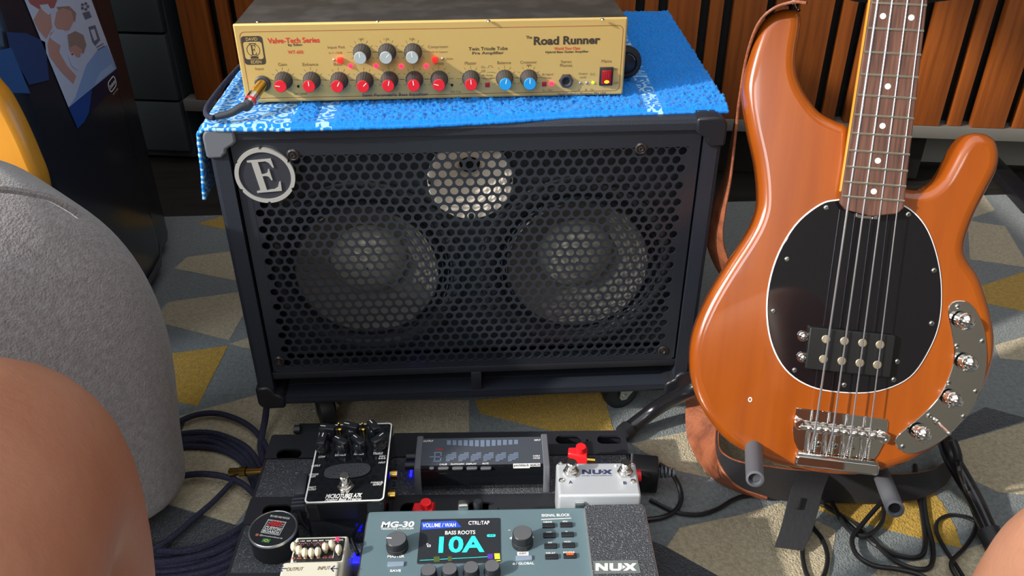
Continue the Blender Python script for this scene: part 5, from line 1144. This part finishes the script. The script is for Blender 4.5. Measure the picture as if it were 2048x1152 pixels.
floorcable('tangled_cord', 'black cord in the outermost loop beside the yellow patch', [(1740, 1075), (1763, 1099), (1797, 1126), (1837, 1139), (1862, 1131), (1866, 1095), (1853, 1039), (1846, 980)], .003, .004)
floorcable('looped_cord', 'thin grey cord curling in an open loop near the right stand leg', [(1940, 1175), (1915, 1135), (1890, 1098), (1873, 1062), (1878, 1040), (1905, 1030), (1945, 1040), (1985, 1070), (2005, 1105), (2012, 1150)], .0024, .004)
jc = thing('guitar_cable', 'black cord hanging from the bass guitar socket down to the rug', 'cable'); jp = Wy(1912, 905, -.17); 
g = G(); g.tube([Wy(1905, 880, -.165), Wy(1914, 905, -.175), Wy(1917, 922, -.18)], .0052, 12); g.obj('jack_boot', 'black', jc)
g = G(); g.tube([Wy(1917, 920, -.18), Wy(1920, 945, -.20), Wz(1935, 985, .03), Wz(1950, 1025, .012), Wz(1950, 1060, .007), Wz(1930, 1095, .007), Wz(1903, 1125, .010), Wz(1912, 1152, .008), Wz(1935, 1180, .006)], .0028, 8); g.obj('cord', 'cable', jc)

# =================================================================== PERSON (seated behind the camera, bare knees in view)
me = bpy.data.meshes.new('person')
J = [((0, -1.24, .52), .13, .12), ((-.12, -1.16, .50), .10, .10), ((-.20, -.90, .475), .080, .080), ((-.216, -.69, .552), .080, .082), ((-.236, -.597, .540), .079, .081), ((-.240, -.590, .448), .073, .076), ((-.262, -.605, .30), .064, .066), ((-.325, -.625, .10), .036, .038), ((-.335, -.625, .05), .036, .036), ((-.35, -.53, .032), .034, .022), ((-.355, -.45, .025), .03, .016)]
JR = [((.12, -1.16, .50), .10, .10), ((.22, -.92, .475), .080, .080), ((.330, -.68, .455), .064, .066), ((.350, -.60, .435), .060, .062), ((.36, -.575, .36), .055, .058), ((.37, -.57, .24), .056, .058), ((.38, -.59, .10), .036, .038), ((.39, -.58, .05), .036, .036), ((.41, -.48, .032), .034, .022), ((.42, -.40, .025), .03, .016)]
JT = [((0, -1.30, .66), .13, .11), ((0, -1.33, .85), .145, .10)]
vs = [j[0] for j in J+JR+JT]; nl = len(J); ed_ = [(i, i+1) for i in range(nl-1)]+[(0, nl)]+[(nl+i, nl+i+1) for i in range(len(JR)-1)]+[(0, nl+len(JR)), (nl+len(JR), nl+len(JR)+1)]
me.from_pydata(vs, ed_, []); me.materials.append(M['skin'])
pe = bpy.data.objects.new('person', me); COL.objects.link(pe)
tag(pe, 'seated person seen only as two bare knees at the bottom corners', 'person')
sk = pe.modifiers.new('skin', 'SKIN'); sk.use_smooth_shade = True
lay = me.skin_vertices[0].data if me.skin_vertices else None
if lay is None:
    bpy.context.view_layer.update(); lay = me.skin_vertices[0].data
for v, j in zip(lay, J+JR+JT): v.radius = (j[1], j[2])
lay[0].use_root = True
ss = pe.modifiers.new('sub', 'SUBSURF'); ss.levels = ss.render_levels = 3
g = G()
for s_, a in ((-1, J), (1, JR)):
    pth = [(0, -1.24, .52), (s_*.12, -1.16, .50), (s_*.18, -1.0, .487)]
    g.tube(pth, lambda t: .145-.035*t, 20, sub=5)
g.tube([(0, -1.24, .46), (0, -1.28, .58), (0, -1.32, .72)], lambda t: .16-.01*t, 20); so_ = g.obj('shorts', 'short', pe)
